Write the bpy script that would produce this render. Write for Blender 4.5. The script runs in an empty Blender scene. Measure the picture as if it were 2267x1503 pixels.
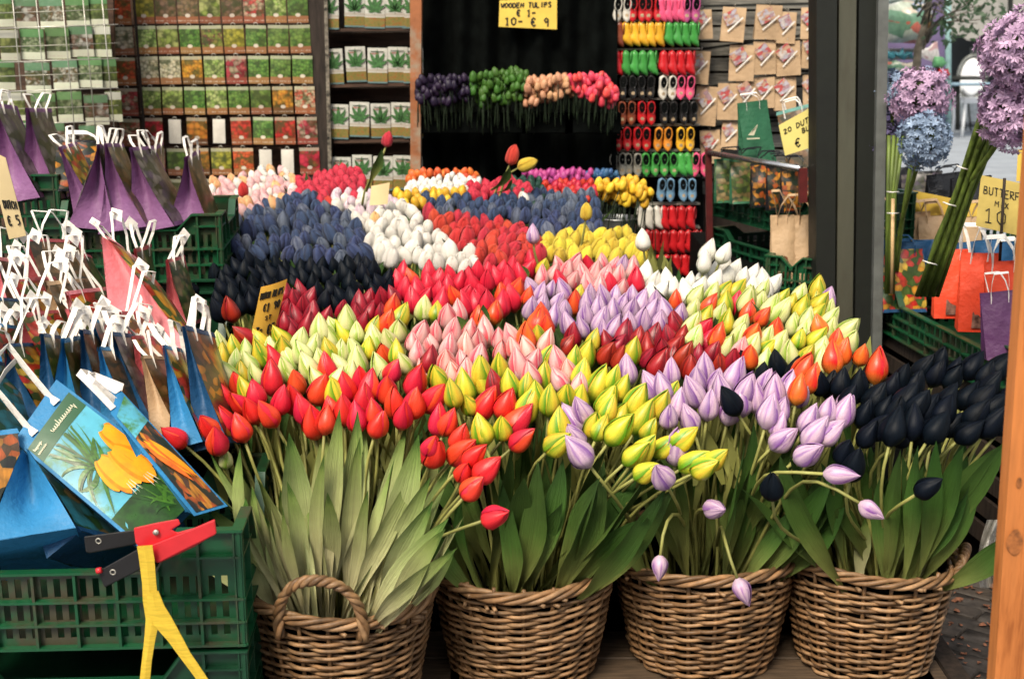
import bpy, math, random
from mathutils import Vector as V, Matrix, noise
R = random.Random(7)
rad = math.radians
C = bpy.context.scene
COL = C.collection

# ---------------------------------------------------------------- camera, sky, sun, exposure
F, CAMZ, PIT = 2897.0, 1.55, rad(14)
cam = bpy.data.cameras.new('camera')
cam.sensor_width = 36; cam.lens = 36 * F / 2267; cam.clip_end = 400; cam.clip_start = .05
cam.dof.use_dof = True; cam.dof.focus_distance = 2.75; cam.dof.aperture_fstop = 6.3
camo = bpy.data.objects.new('camera', cam); COL.objects.link(camo)
camo.location = (0, 0, CAMZ); camo.rotation_euler = (math.pi / 2 - PIT, 0, 0)
C.camera = camo
SUN_EL, SUN_AZ = rad(50), rad(205)       # azimuth clockwise from +Y (the view direction)
w = bpy.data.worlds.new('World'); C.world = w; w.use_nodes = True
nt = w.node_tree; bg = nt.nodes['Background']
sk = nt.nodes.new('ShaderNodeTexSky'); sk.sky_type = 'NISHITA'; sk.sun_disc = False
sk.sun_elevation = SUN_EL; sk.sun_rotation = SUN_AZ; sk.dust_density = 3.0; sk.air_density = 1.0; sk.ozone_density = .6
hs = nt.nodes.new('ShaderNodeHueSaturation'); hs.inputs['Saturation'].default_value = .16
nt.links.new(sk.outputs[0], hs.inputs['Color']); nt.links.new(hs.outputs[0], bg.inputs[0])
bg.inputs[1].default_value = .085
sd = bpy.data.lights.new('sun', 'SUN'); sd.energy = 1.5; sd.angle = rad(20); sd.color = (1, .87, .67)
so = bpy.data.objects.new('sun', sd); COL.objects.link(so)
sdir = V((math.sin(SUN_AZ) * math.cos(SUN_EL), math.cos(SUN_AZ) * math.cos(SUN_EL), math.sin(SUN_EL)))
so.rotation_euler = sdir.to_track_quat('Z', 'Y').to_euler(); so.location = (-2, -2, 9)
vs = C.view_settings; vs.view_transform = 'Standard'; vs.look = 'None'; vs.exposure = 1.42; vs.gamma = 1
vs.use_curve_mapping = False
C.cycles.use_denoising = True; C.cycles.max_bounces = 6; C.cycles.caustics_reflective = False; C.cycles.caustics_refractive = False

# ---------------------------------------------------------------- helpers
def ray(px, py):
    x, u = (px - 1133.5) / F, -(py - 751.5) / F
    return V((x, math.cos(PIT) + u * math.sin(PIT), -math.sin(PIT) + u * math.cos(PIT)))
def P(px, py, Y):
    d = ray(px, py); t = Y / d.y
    return V((d.x * t, Y, CAMZ + d.z * t))
def PZ(px, py, z):
    d = ray(px, py); t = (z - CAMZ) / d.z
    return V((d.x * t, d.y * t, z))
def lerp(a, b, t): return a + (b - a) * t
def interp(t, tab):
    for i in range(len(tab) - 1):
        if t <= tab[i + 1][0]:
            a, b = tab[i], tab[i + 1]
            k = (t - a[0]) / (b[0] - a[0]) if b[0] > a[0] else 0
            return a[1] + (b[1] - a[1]) * max(0, min(1, k))
    return tab[-1][1]
def sm(t): t = max(0, min(1, t)); return t * t * (3 - 2 * t)
ORD = ['', 'first', 'second', 'third', 'fourth', 'fifth', 'sixth', 'seventh', 'eighth', 'ninth', 'tenth', 'eleventh', 'twelfth', 'thirteenth',
       'fourteenth', 'fifteenth', 'sixteenth', 'seventeenth', 'eighteenth', 'nineteenth', 'twentieth'] + ['%dth' % i if i % 10 not in (1, 2, 3) else '%d%s' % (i, {1: 'st', 2: 'nd', 3: 'rd'}[i % 10]) for i in range(21, 60)]

class MB:
    def __init__(s, o=(0, 0, 0)):
        s.o = V(o); s.v = []; s.f = []; s.m = []; s.uv = []
    def vert(s, p): s.v.append(V(p) - s.o); return len(s.v) - 1
    def face(s, idx, mi=0, uv=None):
        s.f.append(tuple(idx)); s.m.append(mi); s.uv.append(uv or [(0, 0)] * len(idx))
    def poly(s, pts, mi=0, uv=None): s.face([s.vert(p) for p in pts], mi, uv)
    def grid(s, fn, nu, nv, mi=0, wrap=False, u0=0, u1=1, v0=0, v1=1):
        ids = []
        for j in range(nv + 1):
            row = []
            for i in range(nu + (0 if wrap else 1)):
                row.append(s.vert(fn(lerp(u0, u1, i / nu), lerp(v0, v1, j / nv))))
            if wrap: row.append(row[0])
            ids.append(row)
        for j in range(nv):
            for i in range(nu):
                q = [ids[j][i], ids[j][i + 1], ids[j + 1][i + 1], ids[j + 1][i]]
                t = [(i / nu, j / nv), ((i + 1) / nu, j / nv), ((i + 1) / nu, (j + 1) / nv), (i / nu, (j + 1) / nv)]
                s.face(q, mi, t)
    def tube(s, pts, r, n=6, mi=0, cap=True, closed=False):
        pts = [V(p) for p in pts]; m = len(pts)
        rr = r if callable(r) else (lambda t: r)
        up = V((0, 0, 1)); prev = None; rows = []
        for i, p in enumerate(pts):
            if closed: d = pts[(i + 1) % m] - pts[i - 1]
            else: d = pts[min(i + 1, m - 1)] - pts[max(i - 1, 0)]
            d = d.normalized() if d.length > 1e-9 else V((0, 0, 1))
            if prev is None:
                a = up.cross(d)
                if a.length < .2: a = V((1, 0, 0)).cross(d)
            else: a = prev - d * prev.dot(d)
            a.normalize(); prev = a; b = d.cross(a)
            q = rr(i / max(1, m - 1))
            rows.append([s.vert(p + (a * math.cos(2 * math.pi * k / n) + b * math.sin(2 * math.pi * k / n)) * q) for k in range(n)])
        for i in range(m if closed else m - 1):
            A, B = rows[i], rows[(i + 1) % m]
            for k in range(n):
                k2 = (k + 1) % n
                s.face([A[k], A[k2], B[k2], B[k]], mi, [(k / n, i / m), ((k + 1) / n, i / m), ((k + 1) / n, (i + 1) / m), (k / n, (i + 1) / m)])
        if cap and not closed:
            s.face(rows[0][::-1], mi); s.face(rows[-1], mi)
    def box(s, c, sz, rot=None, mi=0, bev=0):
        c = V(c); x, y, z = [q / 2 for q in sz]; M = rot or Matrix.Identity(3)
        if bev <= 0:
            ids = [s.vert(c + M @ V((a * x, b * y, d * z))) for d in (-1, 1) for b in (-1, 1) for a in (-1, 1)]
            for q in ((0, 2, 3, 1), (4, 5, 7, 6), (0, 1, 5, 4), (2, 6, 7, 3), (0, 4, 6, 2), (1, 3, 7, 5)):
                s.face([ids[k] for k in q], mi, [(0, 0), (1, 0), (1, 1), (0, 1)])
        else:                                  # chamfered: 24 vertices
            import itertools
            g = {}
            for a, b, d in itertools.product((-1, 1), repeat=3):
                g[(a, b, d, 0)] = s.vert(c + M @ V((a * x, b * (y - bev), d * (z - bev))))
                g[(a, b, d, 1)] = s.vert(c + M @ V((a * (x - bev), b * y, d * (z - bev))))
                g[(a, b, d, 2)] = s.vert(c + M @ V((a * (x - bev), b * (y - bev), d * z)))
            for ax in range(3):
                o = [i for i in range(3) if i != ax]
                for sg in (-1, 1):
                    q = []
                    for (p1, p2) in ((-1, -1), (1, -1), (1, 1), (-1, 1)):
                        k = [0, 0, 0]; k[ax] = sg; k[o[0]] = p1; k[o[1]] = p2; q.append(g[(*k, ax)])
                    s.face(q, mi)
            for ax in range(3):               # edges along ax
                o = [i for i in range(3) if i != ax]
                for s1 in (-1, 1):
                    for s2 in (-1, 1):
                        k1 = [0, 0, 0]; k1[ax] = -1; k1[o[0]] = s1; k1[o[1]] = s2
                        k2 = list(k1); k2[ax] = 1
                        s.face([g[(*k1, o[0])], g[(*k2, o[0])], g[(*k2, o[1])], g[(*k1, o[1])]], mi)
            for a, b, d in itertools.product((-1, 1), repeat=3):
                s.face([g[(a, b, d, 0)], g[(a, b, d, 1)], g[(a, b, d, 2)]], mi)
    def bar(s, a, b, wd, th, side=V((0, 1, 0)), mi=0):
        a, b = V(a), V(b); d = (b - a).normalized(); sd = (side - d * side.dot(d)).normalized(); n = d.cross(sd)
        M = Matrix((d, sd, n)).transposed()
        s.box((a + b) / 2, ((b - a).length, wd, th), M, mi)
    def sweep(s, pts, side, wd, th, mi=0):
        """flat strip of width wd (along side) and thickness th through pts"""
        pts = [V(p) for p in pts]; m = len(pts); rows = []
        for i, p in enumerate(pts):
            d = (pts[min(i + 1, m - 1)] - pts[max(i - 1, 0)]).normalized()
            sv = side(i / (m - 1)) if callable(side) else V(side)
            sv = (sv - d * sv.dot(d)).normalized(); n = d.cross(sv)
            rows.append([s.vert(p + sv * a * wd / 2 + n * b * th / 2) for a, b in ((-1, -1), (1, -1), (1, 1), (-1, 1))])
        for i in range(m - 1):
            for k in range(4):
                s.face([rows[i][k], rows[i][(k + 1) % 4], rows[i + 1][(k + 1) % 4], rows[i + 1][k]], mi)
        s.face(rows[0][::-1], mi); s.face(rows[-1], mi)
    def lathe(s, prof, n=24, c=(0, 0, 0), mi=0):
        c = V(c)
        s.grid(lambda u, v: c + V((interp(v, [(i / (len(prof) - 1), p[0]) for i, p in enumerate(prof)]) * math.cos(u * 2 * math.pi),
                                   interp(v, [(i / (len(prof) - 1), p[0]) for i, p in enumerate(prof)]) * math.sin(u * 2 * math.pi),
                                   interp(v, [(i / (len(prof) - 1), p[1]) for i, p in enumerate(prof)]))), n, len(prof) - 1, mi, wrap=True)
    def mesh(s, name, mats, smooth=True):
        me = bpy.data.meshes.new(name)
        me.from_pydata([tuple(v) for v in s.v], [], s.f)
        for m in (mats if isinstance(mats, (list, tuple)) else [mats]): me.materials.append(m)
        if me.polygons:
            me.polygons.foreach_set('material_index', s.m)
            me.polygons.foreach_set('use_smooth', [smooth] * len(s.f))
            uvl = me.uv_layers.new(name='UVMap')
            uvl.data.foreach_set('uv', [c for f in s.uv for t in f for c in t])
        me.update(); return me
    def build(s, name, mats, parent=None, smooth=True, loc=None, auto=False):
        me = s.mesh(name, mats, smooth)
        if auto:
            me.set_sharp_from_angle(angle=rad(35))
        return link(name, me, parent, loc)

def link(name, me, parent=None, loc=None, rot=None):
    o = bpy.data.objects.new(name, me); COL.objects.link(o)
    if parent: o.parent = parent
    if loc is not None: o.location = loc
    if rot is not None: o.rotation_euler = rot
    return o
def tag(o, label=None, cat=None, group=None, kind=None):
    if label: o['label'] = label
    if cat: o['category'] = cat
    if group: o['group'] = group
    if kind: o['kind'] = kind
    return o
def thing(name, label, cat, loc=(0, 0, 0), group=None):
    o = bpy.data.objects.new(name, None); COL.objects.link(o); o.location = loc
    o.empty_display_size = .05
    return tag(o, label, cat, group)
def setmat(o, *ms):
    for i, m in enumerate(ms):
        o.material_slots[i].link = 'OBJECT'; o.material_slots[i].material = m

# ---------------------------------------------------------------- materials
class NT:
    def __init__(s, name):
        s.m = bpy.data.materials.new(name); s.m.use_nodes = True; s.t = s.m.node_tree
        s.b = s.t.nodes['Principled BSDF']
    def n(s, t, **k):
        x = s.t.nodes.new(t)
        for a, b in k.items(): setattr(x, a, b)
        return x
    def l(s, a, b): s.t.links.new(a, b)
    def math(s, op, a, b=None, clamp=False):
        x = s.n('ShaderNodeMath', operation=op); x.use_clamp = clamp
        for i, q in enumerate((a, b)):
            if q is None: continue
            if isinstance(q, (int, float)): x.inputs[i].default_value = q
            else: s.l(q, x.inputs[i])
        return x.outputs[0]
    def mix(s, f, a, b, mode='MIX'):
        x = s.n('ShaderNodeMix', data_type='RGBA'); x.blend_type = mode
        for i, q in ((0, f), (6, a), (7, b)):
            if isinstance(q, (int, float)): x.inputs[i].default_value = q
            elif isinstance(q, tuple): x.inputs[i].default_value = (*q[:3], 1)
            else: s.l(q, x.inputs[i])
        return x.outputs[2]
    def ramp(s, f, st):
        x = s.n('ShaderNodeValToRGB'); e = x.color_ramp.elements
        while len(e) < len(st): e.new(.5)
        for q, (p, c) in zip(e, st): q.position = p; q.color = (*c, 1) if isinstance(c, tuple) else (c, c, c, 1)
        s.l(f, x.inputs[0]); return x.outputs[0]
    def noise(s, vec, scale, detail=3, rough=.55):
        x = s.n('ShaderNodeTexNoise'); x.inputs['Scale'].default_value = scale; x.inputs['Detail'].default_value = detail
        x.inputs['Roughness'].default_value = rough
        if vec is not None: s.l(vec, x.inputs['Vector'])
        return x.outputs['Fac']
    def bump(s, h, st, d=.002):
        x = s.n('ShaderNodeBump'); x.inputs['Strength'].default_value = st; x.inputs['Distance'].default_value = d
        s.l(h, x.inputs['Height']); s.l(x.outputs[0], s.b.inputs['Normal'])
    def uv(s): return s.n('ShaderNodeUVMap').outputs[0]
    def obj(s): return s.n('ShaderNodeTexCoord').outputs['Object']
    def rnd(s): return s.n('ShaderNodeObjectInfo').outputs['Random']
    def sep(s, v):
        x = s.n('ShaderNodeSeparateXYZ'); s.l(v, x.inputs[0]); return x.outputs
    def mapv(s, v, sc, off=None):
        x = s.n('ShaderNodeMapping'); x.inputs['Scale'].default_value = sc; s.l(v, x.inputs['Vector'])
        if off is not None:
            cb = s.n('ShaderNodeCombineXYZ')
            for i in range(3): s.l(off, cb.inputs[i])
            sc2 = s.n('ShaderNodeVectorMath', operation='SCALE'); s.l(cb.outputs[0], sc2.inputs[0]); sc2.inputs['Scale'].default_value = 57
            s.l(sc2.outputs[0], x.inputs['Location'])
        return x.outputs[0]
_mc = {}
def M(name, col=None, rough=.6, var=.15, scale=25, bump=.15, bscale=90, stretch=(1, 1, 1), col2=None, metal=0, spec=.4, rvar=.08, trans=0, dirt=None, bd=.002):
    if name in _mc: return _mc[name]
    t = NT(name); o = t.mapv(t.obj(), stretch, t.rnd())
    n1 = t.noise(o, scale, 4)
    c2 = col2 or tuple(max(0, c * (1 - 2 * var)) for c in col); c1 = tuple(min(1, c * (1 + var)) for c in col)
    cc = t.ramp(n1, [(.3, c2), (.7, c1)])
    cc = t.mix(1.0, cc, t.ramp(t.rnd(), [(0, 1 - rvar), (1, 1.0)]), 'MULTIPLY')
    if dirt:
        nd = t.noise(o, dirt[1], 5, .7)
        cc = t.mix(t.ramp(nd, [(.48, 0.0), (.62, 1.0)]), cc, dirt[0])
    t.l(cc, t.b.inputs['Base Color'])
    rr = t.ramp(n1, [(.3, min(1, rough + .08)), (.7, max(.05, rough - .08))]); t.l(rr, t.b.inputs['Roughness'])
    t.b.inputs['Metallic'].default_value = metal; t.b.inputs['Specular IOR Level'].default_value = spec
    if trans: t.b.inputs['Transmission Weight'].default_value = trans
    if bump: t.bump(t.noise(o, bscale, 4, .6), bump, bd)
    _mc[name] = t.m; return t.m

def petal_mat(name, ctr, edge, base=None, rough=.34, streak=.3, soft=False, rib=None, spread=(.15, .95)):
    t = NT(name); uv = t.uv(); x, y, _ = t.sep(uv); rn = t.rnd()
    d = t.math('MULTIPLY', t.math('ABSOLUTE', t.math('SUBTRACT', x, .5)), 2)
    ns = t.noise(t.mapv(uv, (14, 2.2, 1), rn), 1, 4, .6)
    d2 = t.math('ADD', d, t.math('MULTIPLY', t.math('SUBTRACT', ns, .5), streak * 1.7))
    col = t.mix(t.ramp(d2, [(spread[0], 0.0), (spread[1], 1.0)]), ctr, edge)
    if rib:
        col = t.mix(t.math('MULTIPLY', t.ramp(d2, [(.0, 1.0), (.22, 0.0)]), .75), col, rib)
    if base:
        col = t.mix(t.ramp(t.math('ADD', y, t.math('MULTIPLY', ns, .15)), [(.12, 1.0), (.42, 0.0)]), col, base)
    n2 = t.noise(t.mapv(t.obj(), (1, 1, 1), rn), 30, 3)
    col = t.mix(1.0, col, t.ramp(n2, [(.3, .80), (.7, 1.0)]), 'MULTIPLY')
    h = t.n('ShaderNodeHueSaturation'); t.l(col, h.inputs['Color'])
    t.l(t.math('ADD', .488, t.math('MULTIPLY', rn, .024)), h.inputs['Hue'])
    t.l(t.math('ADD', .84, t.math('MULTIPLY', rn, .2)), h.inputs['Value'])
    t.l(h.outputs[0], t.b.inputs['Base Color'])
    t.b.inputs['Roughness'].default_value = rough; t.b.inputs['Specular IOR Level'].default_value = .12 if edge[0] < .004 else .36
    t.b.inputs['Subsurface Weight'].default_value = .0
    if soft:
        t.b.inputs['Sheen Weight'].default_value = .1
        t.bump(t.noise(t.mapv(t.obj(), (1, 1, 1), rn), 150, 5, .7), .7, .004)
    else: t.bump(ns, .35, .0015)
    return t.m
# ---------------------------------------------------------------- setting
m_pave = M('paving stone', (.30, .33, .37), .75, .1, 3, .2, 60)
m_brick = M('dark paving brick', (.078, .062, .050), .65, .3, 30, .5, 120, rvar=.45)
m_joint = M('joint sand', (.03, .027, .024), .95, .3, 40, .4, 150)
m_plank = M('worn platform wood', (.10, .066, .040), .7, .25, 14, .4, 60, (1, 8, 8), rvar=.25)
m_dark = M('dark stained wood', (.028, .018, .012), .75, .3, 12, .3, 50, (6, 6, 1))
m_shelf = M('brown shelf board', (.075, .038, .022), .7, .3, 10, .3, 50, (1, 6, 6), rvar=.3)
m_black = M('black cloth', (.0030, .0040, .0036), .95, .3, 15, .5, 300, spec=.05)
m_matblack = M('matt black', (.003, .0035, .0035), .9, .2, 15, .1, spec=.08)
m_steel = M('painted steel', (.085, .085, .06), .55, .2, 8, .25, 60, (1, 1, .2), dirt=((.05, .045, .03), 6))
m_steeld = M('dark steel groove', (.009, .011, .008), .6, .2, 8, .2, 60)
m_steelg = M('grey galvanised', (.17, .18, .17), .5, .15, 18, .2, 80, metal=.3)

g = MB(); g.grid(lambda u, v: V((lerp(-60, 60, u), lerp(-30, 90, v), 0)), 24, 24)
tag(g.build('street', m_pave), kind='structure')
g = MB(); g.box((.5, 3.9, -.02 + .005), (4.6, 4.4, .046)); pv = tag(g.build('brick_pavement', m_joint), kind='structure')
# herringbone clinkers, seen lower right
bmb = MB(); bmb.box((0, 0, 0), (.196, .062, .05), bev=.004); bme = bmb.mesh('brick', m_brick)
def inview(p, mx=120):
    d = p - V((0, 0, CAMZ)); cz = d.y * math.cos(PIT) - d.z * math.sin(PIT)
    if cz < .3: return False
    cy = d.y * math.sin(PIT) + d.z * math.cos(PIT)
    x, y = 1133.5 + d.x / cz * F, 751.5 - cy / cz * F
    return -mx < x < 2267 + mx and -mx < y < 1503 + mx, x, y
B, W = .2, .066
rotp = Matrix.Rotation(rad(-38), 3, 'Z')
for i in range(-46, 60):
    for j in range(-30, 32):
        # running bond of clinkers, laid diagonally
        q = rotp @ V((i * B + (j % 2) * B / 2, j * W, 0)); q += V((1.3, 3.4, 0))
        iv = inview(q)
        if not iv or not iv[0]: continue
        if iv[1] < 1960 or iv[2] < 1060 or q.y > 4.9: continue
        o = link('brick', bme, pv, (q.x, q.y, R.uniform(-.002, .002) + .010), (R.uniform(-.012, .012), R.uniform(-.012, .012), rad(-38) + R.uniform(-.015, .015)))
# fallen petals and leaf crumbs
ml = M('dry fallen petal', (.42, .17, .09), .8, .3, 60, rvar=.6)
lm = MB()
for k in range(260):
    q = PZ(R.uniform(2010, 2260), R.uniform(1090, 1500), .037); s_ = R.uniform(.004, .012); a = R.uniform(0, 6.3)
    pts = [q + V((math.cos(a + t) * s_ * R.uniform(.5, 1.2), math.sin(a + t) * s_ * R.uniform(.4, 1), R.uniform(0, .007))) for t in (0, 1.2, 2.4, 3.6, 4.9)]
    lm.poly(pts)
tag(lm.build('fallen_petals', ml, smooth=False), 'dry reddish petals and crumbs scattered over the dark brick paving', 'petals', kind='stuff')

# wooden platform the baskets stand on
pf = thing('wooden_platform', 'worn low wooden platform of planks under the wicker baskets', 'platform', (0, 2.6, 0))
PZT = .19
for k in range(9):
    y = 2.12 + k * .135
    mb = MB((0, 2.6, 0)); mb.box((-.16, y, PZT - .0125), (2.16, .128, .025), bev=.003)
    mb.build('plank', m_plank, pf, False)
for x in (-1.15, -.1, .86):
    mb = MB((0, 2.6, 0)); mb.box((x, 2.66, .095), (.06, 1.16, .19)); mb.build('bearer', m_dark, pf, False)
mb = MB((0, 2.6, 0)); mb.box((.95, 2.72, PZT - .03), (.05, 1.3, .05), bev=.004); mb.build('edge_board', m_dark, pf, False)

# stepped stand under the bunches
st = thing('display_stand', 'dark stepped stand hidden under the tulip bunches', 'stand', (0, 3.6, 0))
for k, (y0, y1, z) in enumerate(((2.72, 3.1, .42), (3.1, 3.6, .5), (3.6, 4.2, .56), (4.2, 5.05, .62))):
    xr = (-.62, .86) if k == 0 else ((-.78, .98) if k == 1 else ((-.95, .95) if k == 2 else (-1.15, .62)))
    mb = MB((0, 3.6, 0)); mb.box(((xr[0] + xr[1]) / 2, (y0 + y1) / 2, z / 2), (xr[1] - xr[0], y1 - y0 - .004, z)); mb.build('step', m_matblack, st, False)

# ---- stall: back wall with shelving, posts, unseen shading roof
bw = tag(MB(), None) if False else None
mb = MB(); mb.box((-1.4, 5.62, 1.4), (5.6, .05, 2.8)); tag(mb.build('stall_back_wall', m_dark, smooth=False), 'dark timber back wall of the stall', kind='structure')
mb = MB(); mb.box((-1.2, 6.1, 2.98), (5.6, 2.0, .04)); tag(mb.build('shade_roof', M('roof canvas', (.35, .33, .28), .8), smooth=False), kind='structure')  # unseen roof, added to shade the back of the stall

def post(name, label, pts_top, pts_bot, Y, depth, m, cat='post', m2=None):
    """upright between two pixel rows; pts = (x0, x1, y)"""
    a0, a1 = P(pts_top[0], pts_top[2], Y), P(pts_top[1], pts_top[2], Y)
    b0, b1 = P(pts_bot[0], pts_bot[2], Y), P(pts_bot[1], pts_bot[2], Y)
    o = thing(name, label, cat, b0)
    return o, a0, a1, b0, b1
def slab(mb, a0, a1, b0, b1, d, mi=0):
    q = V((0, d, 0)); v = [mb.vert(p) for p in (b0, b1, a1, a0, b0 + q, b1 + q, a1 + q, a0 + q)]
    for f in ((0, 1, 2, 3), (5, 4, 7, 6), (4, 0, 3, 7), (1, 5, 6, 2), (3, 2, 6, 7), (4, 5, 1, 0)): mb.face([v[i] for i in f], mi, [(0, 0), (.1, 0), (.1, 1), (0, 1)])

# folded dark metal post
Yp = 3.95
root = thing('stall_post', 'tall dark metal post with vertical grooves beside the right crates', 'post', P(1890, 900, Yp))
profile = [(1808, 1853, 0, .0, 0), (1853, 1858, 0, .035, 1), (1858, 1896, 0, .012, 2), (1896, 1902, 0, .04, 1), (1902, 1945, 0, .02, 1), (1945, 1968, 0, -.004, 3)]
for (x0, x1, _, dy, mi) in profile:
    mb = MB(root.location); sh0, sh1 = 0, 0
    def xs(x, y): return x + (y / 580) * lerp(-1, -12, (x - 1808) / 160)
    T, Bt = -900, 1300
    slab(mb, P(xs(x0, T), T, Yp + dy), P(xs(x1, T), T, Yp + dy), P(xs(x0, Bt), Bt, Yp + dy), P(xs(x1, Bt), Bt, Yp + dy), .11 - dy)
    mb.build('post_flange', [m_steeld, m_steeld, m_steel, m_steelg][mi] if mi != 0 else m_steeld, root, False)

# orange timber post right, close to the camera
Yo = 1.72
m_orange = M('orange stained pine', (.62, .21, .055), .55, .16, 7, .12, 60, (9, 9, .8), dirt=((.30, .09, .02), 3.5), spec=.3)
mb = MB(P(2260, 1503, Yo))
a0, a1, b0, b1 = P(2408, -1500, Yo), P(2548, -1500, Yo), P(2120, 2700, Yo), P(2300, 2700, Yo)
slab(mb, a0, a1, b0, b1, .03)
op = thing('timber_post', 'orange stained timber post with a knot at the right edge', 'post', mb.o)
mb.build('post_body', m_orange, op, False)
kn = MB(mb.o); c = P(2246, 1200, Yo - .002)
kn.poly([c + V((math.cos(t / 14 * 6.283) * .012, 0, math.sin(t / 14 * 6.283) * .019 * R.uniform(.85, 1.1))) for t in range(14)]); kn.build('knot', M('dark knot', (.34, .115, .03), .6, .3, 90), op)
kn = MB(mb.o); c = P(2256, 1068, Yo - .002)
kn.poly([c + V((math.cos(t / 14 * 6.283) * .004, 0, math.sin(t / 14 * 6.283) * .008)) for t in range(14)]); kn.build('knot', M('dark knot'), op)
# plastic sheet caught behind the orange post
pl = MB()
def fpl(u, v):
    p = P(lerp(2185, 2230, u) - 12 * math.sin(v * 3) - (1 - u) * 14 * v, lerp(1150, 1300, v), 2.5 + .03 * math.sin(u * 9 + v * 5) + .02 * noise.noise(V((u * 4, v * 5, 1))))
    return p
pl.grid(fpl, 12, 16)
mp = NT('clear plastic film'); mp.b.inputs['Base Color'].default_value = (.75, .72, .66, 1); mp.b.inputs['Roughness'].default_value = .25; mp.b.inputs['Alpha'].default_value = .45
tag(pl.build('plastic_bag', mp.m), 'crumpled clear plastic bag hanging behind the orange timber post', 'bag')

# left dark upright between packet racks and brown one by curtain
for (nm, lb, t0, t1, bb0, bb1, Y, m) in (
    ('shelf_upright', 'dark wooden upright between red seed packets and leaf packets', 672, 712, 690, 735, 5.2, m_dark),
    ('shelf_upright', 'orange brown painted upright at the left edge of black curtain', 907, 934, 909, 930, 5.12, M('flaking orange paint', (.36, .13, .05), .6, .2, 12, .3, 60, dirt=((.30, .24, .17), 4.5))),
    ):
    o = thing(nm, lb, 'post', P(t0, 420, Y)); mb = MB(o.location)
    ex = lambda a, b, y: a + (b - a) * (y + 200) / 720
    slab(mb, P(ex(t0, bb0, -500), -500, Y), P(ex(t1, bb1, -500), -500, Y), P(ex(t0, bb0, 1150), 1150, Y), P(ex(t1, bb1, 1150), 1150, Y), .07); mb.build('upright_board', m, o, False)
    if nm and Y == 5.2:
        mb = MB(o.location); slab(mb, P(712, -200, Y - .012), P(719, -200, Y - .012), P(730, 520, Y - .012), P(738, 520, Y - .012), .02); mb.build('slotted_strip', M('slotted metal', (.25, .22, .17), .5, .5, 60, .2, metal=.3), o, False)

# black curtain
mb = MB()
def fcur(u, v):
    p = P(lerp(925, 1368, u) - v * 6 * (u > .5), lerp(-250, 560, v), 5.3)
    p.y += .022 * math.sin(u * 46 + 2 * math.sin(v * 2)) + .02 * math.sin(u * 17 + v) + .01 * noise.noise(V((u * 6, v * 3, 0)))
    return p
mb.grid(fcur, 110, 20)
tag(mb.build('curtain', m_black), 'black cloth curtain hanging in soft folds behind wooden tulips', 'curtain')
# ---------------------------------------------------------------- tulips
TM = {}
def tm(k, *a, **b): TM[k] = petal_mat(k + ' petals', *a, **b)
tm('red', (.80, .028, .024), (.56, .008, .010), (.62, .03, .02), .36, .5)
tm('yellow green', (.72, .60, .045), (.13, .30, .012), (.16, .32, .015), .36, .3, rib=(.76, .46, .03), spread=(.25, .85))
tm('lime', (.76, .76, .34), (.30, .48, .05), (.34, .50, .06), .33, .5, spread=(.3, .9))
tm('lilac', (.68, .48, .60), (.23, .08, .33), (.56, .40, .50), .45, .32, rib=(.30, .12, .40), spread=(.25, .95))
tm('pink', (.82, .48, .44), (.74, .075, .09), (.82, .52, .40), .34, .5, spread=(.2, .9))
tm('navy', (.003, .006, .012), (.0015, .003, .006), None, .5, .5)
tm('orange', (.84, .15, .025), (.70, .045, .015), (.78, .28, .035), .3, .5)
tm('dark red', (.40, .014, .014), (.13, .004, .006), None, .35, .6)
tm('white', (.84, .81, .74), (.74, .72, .62), (.70, .74, .48), .45, .3)
tm('soft white', (.90, .86, .78), (.86, .80, .70), None, .8, .3, soft=True)
tm('soft blue', (.045, .075, .18), (.006, .010, .038), None, .75, .9, soft=True)
tm('soft grey blue', (.14, .165, .23), (.03, .045, .10), None, .75, .9, soft=True)
tm('soft red', (.70, .028, .028), (.48, .010, .013), None, .6, .4, soft=True)
tm('soft yellow', (.84, .66, .06), (.74, .50, .03), None, .7, .3, soft=True)
tm('soft pink', (.86, .55, .52), (.84, .42, .42), None, .75, .3, soft=True)
tm('soft peach', (.88, .56, .26), (.88, .42, .16), None, .75, .4, soft=True)
tm('pale lilac', (.84, .70, .74), (.74, .50, .60), None, .75, .5, soft=True)
tm('wooden purple', (.020, .010, .034), (.014, .006, .024), None, .5, .2)
tm('wooden green', (.055, .15, .018), (.035, .11, .012), None, .5, .2)
tm('wooden peach', (.66, .36, .20), (.6, .3, .15), None, .5, .2)
tm('wooden coral', (.80, .08, .11), (.74, .05, .09), None, .45, .2)
tm('wooden orange', (.80, .16, .035), (.72, .11, .03), None, .45, .2)
tm('wooden white', (.82, .79, .73), (.78, .74, .68), None, .5, .2)
tm('wooden red', (.58, .02, .03), (.44, .014, .02), None, .45, .2)
tm('wooden yellow', (.86, .54, .04), (.78, .42, .03), None, .5, .2)
tm('wooden dark green', (.018, .07, .05), (.012, .045, .035), None, .5, .3)
tm('wooden magenta', (.50, .07, .28), (.4, .05, .22), None, .45, .2)
tm('wooden blue', (.05, .14, .30), (.04, .1, .22), None, .45, .2)

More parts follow.
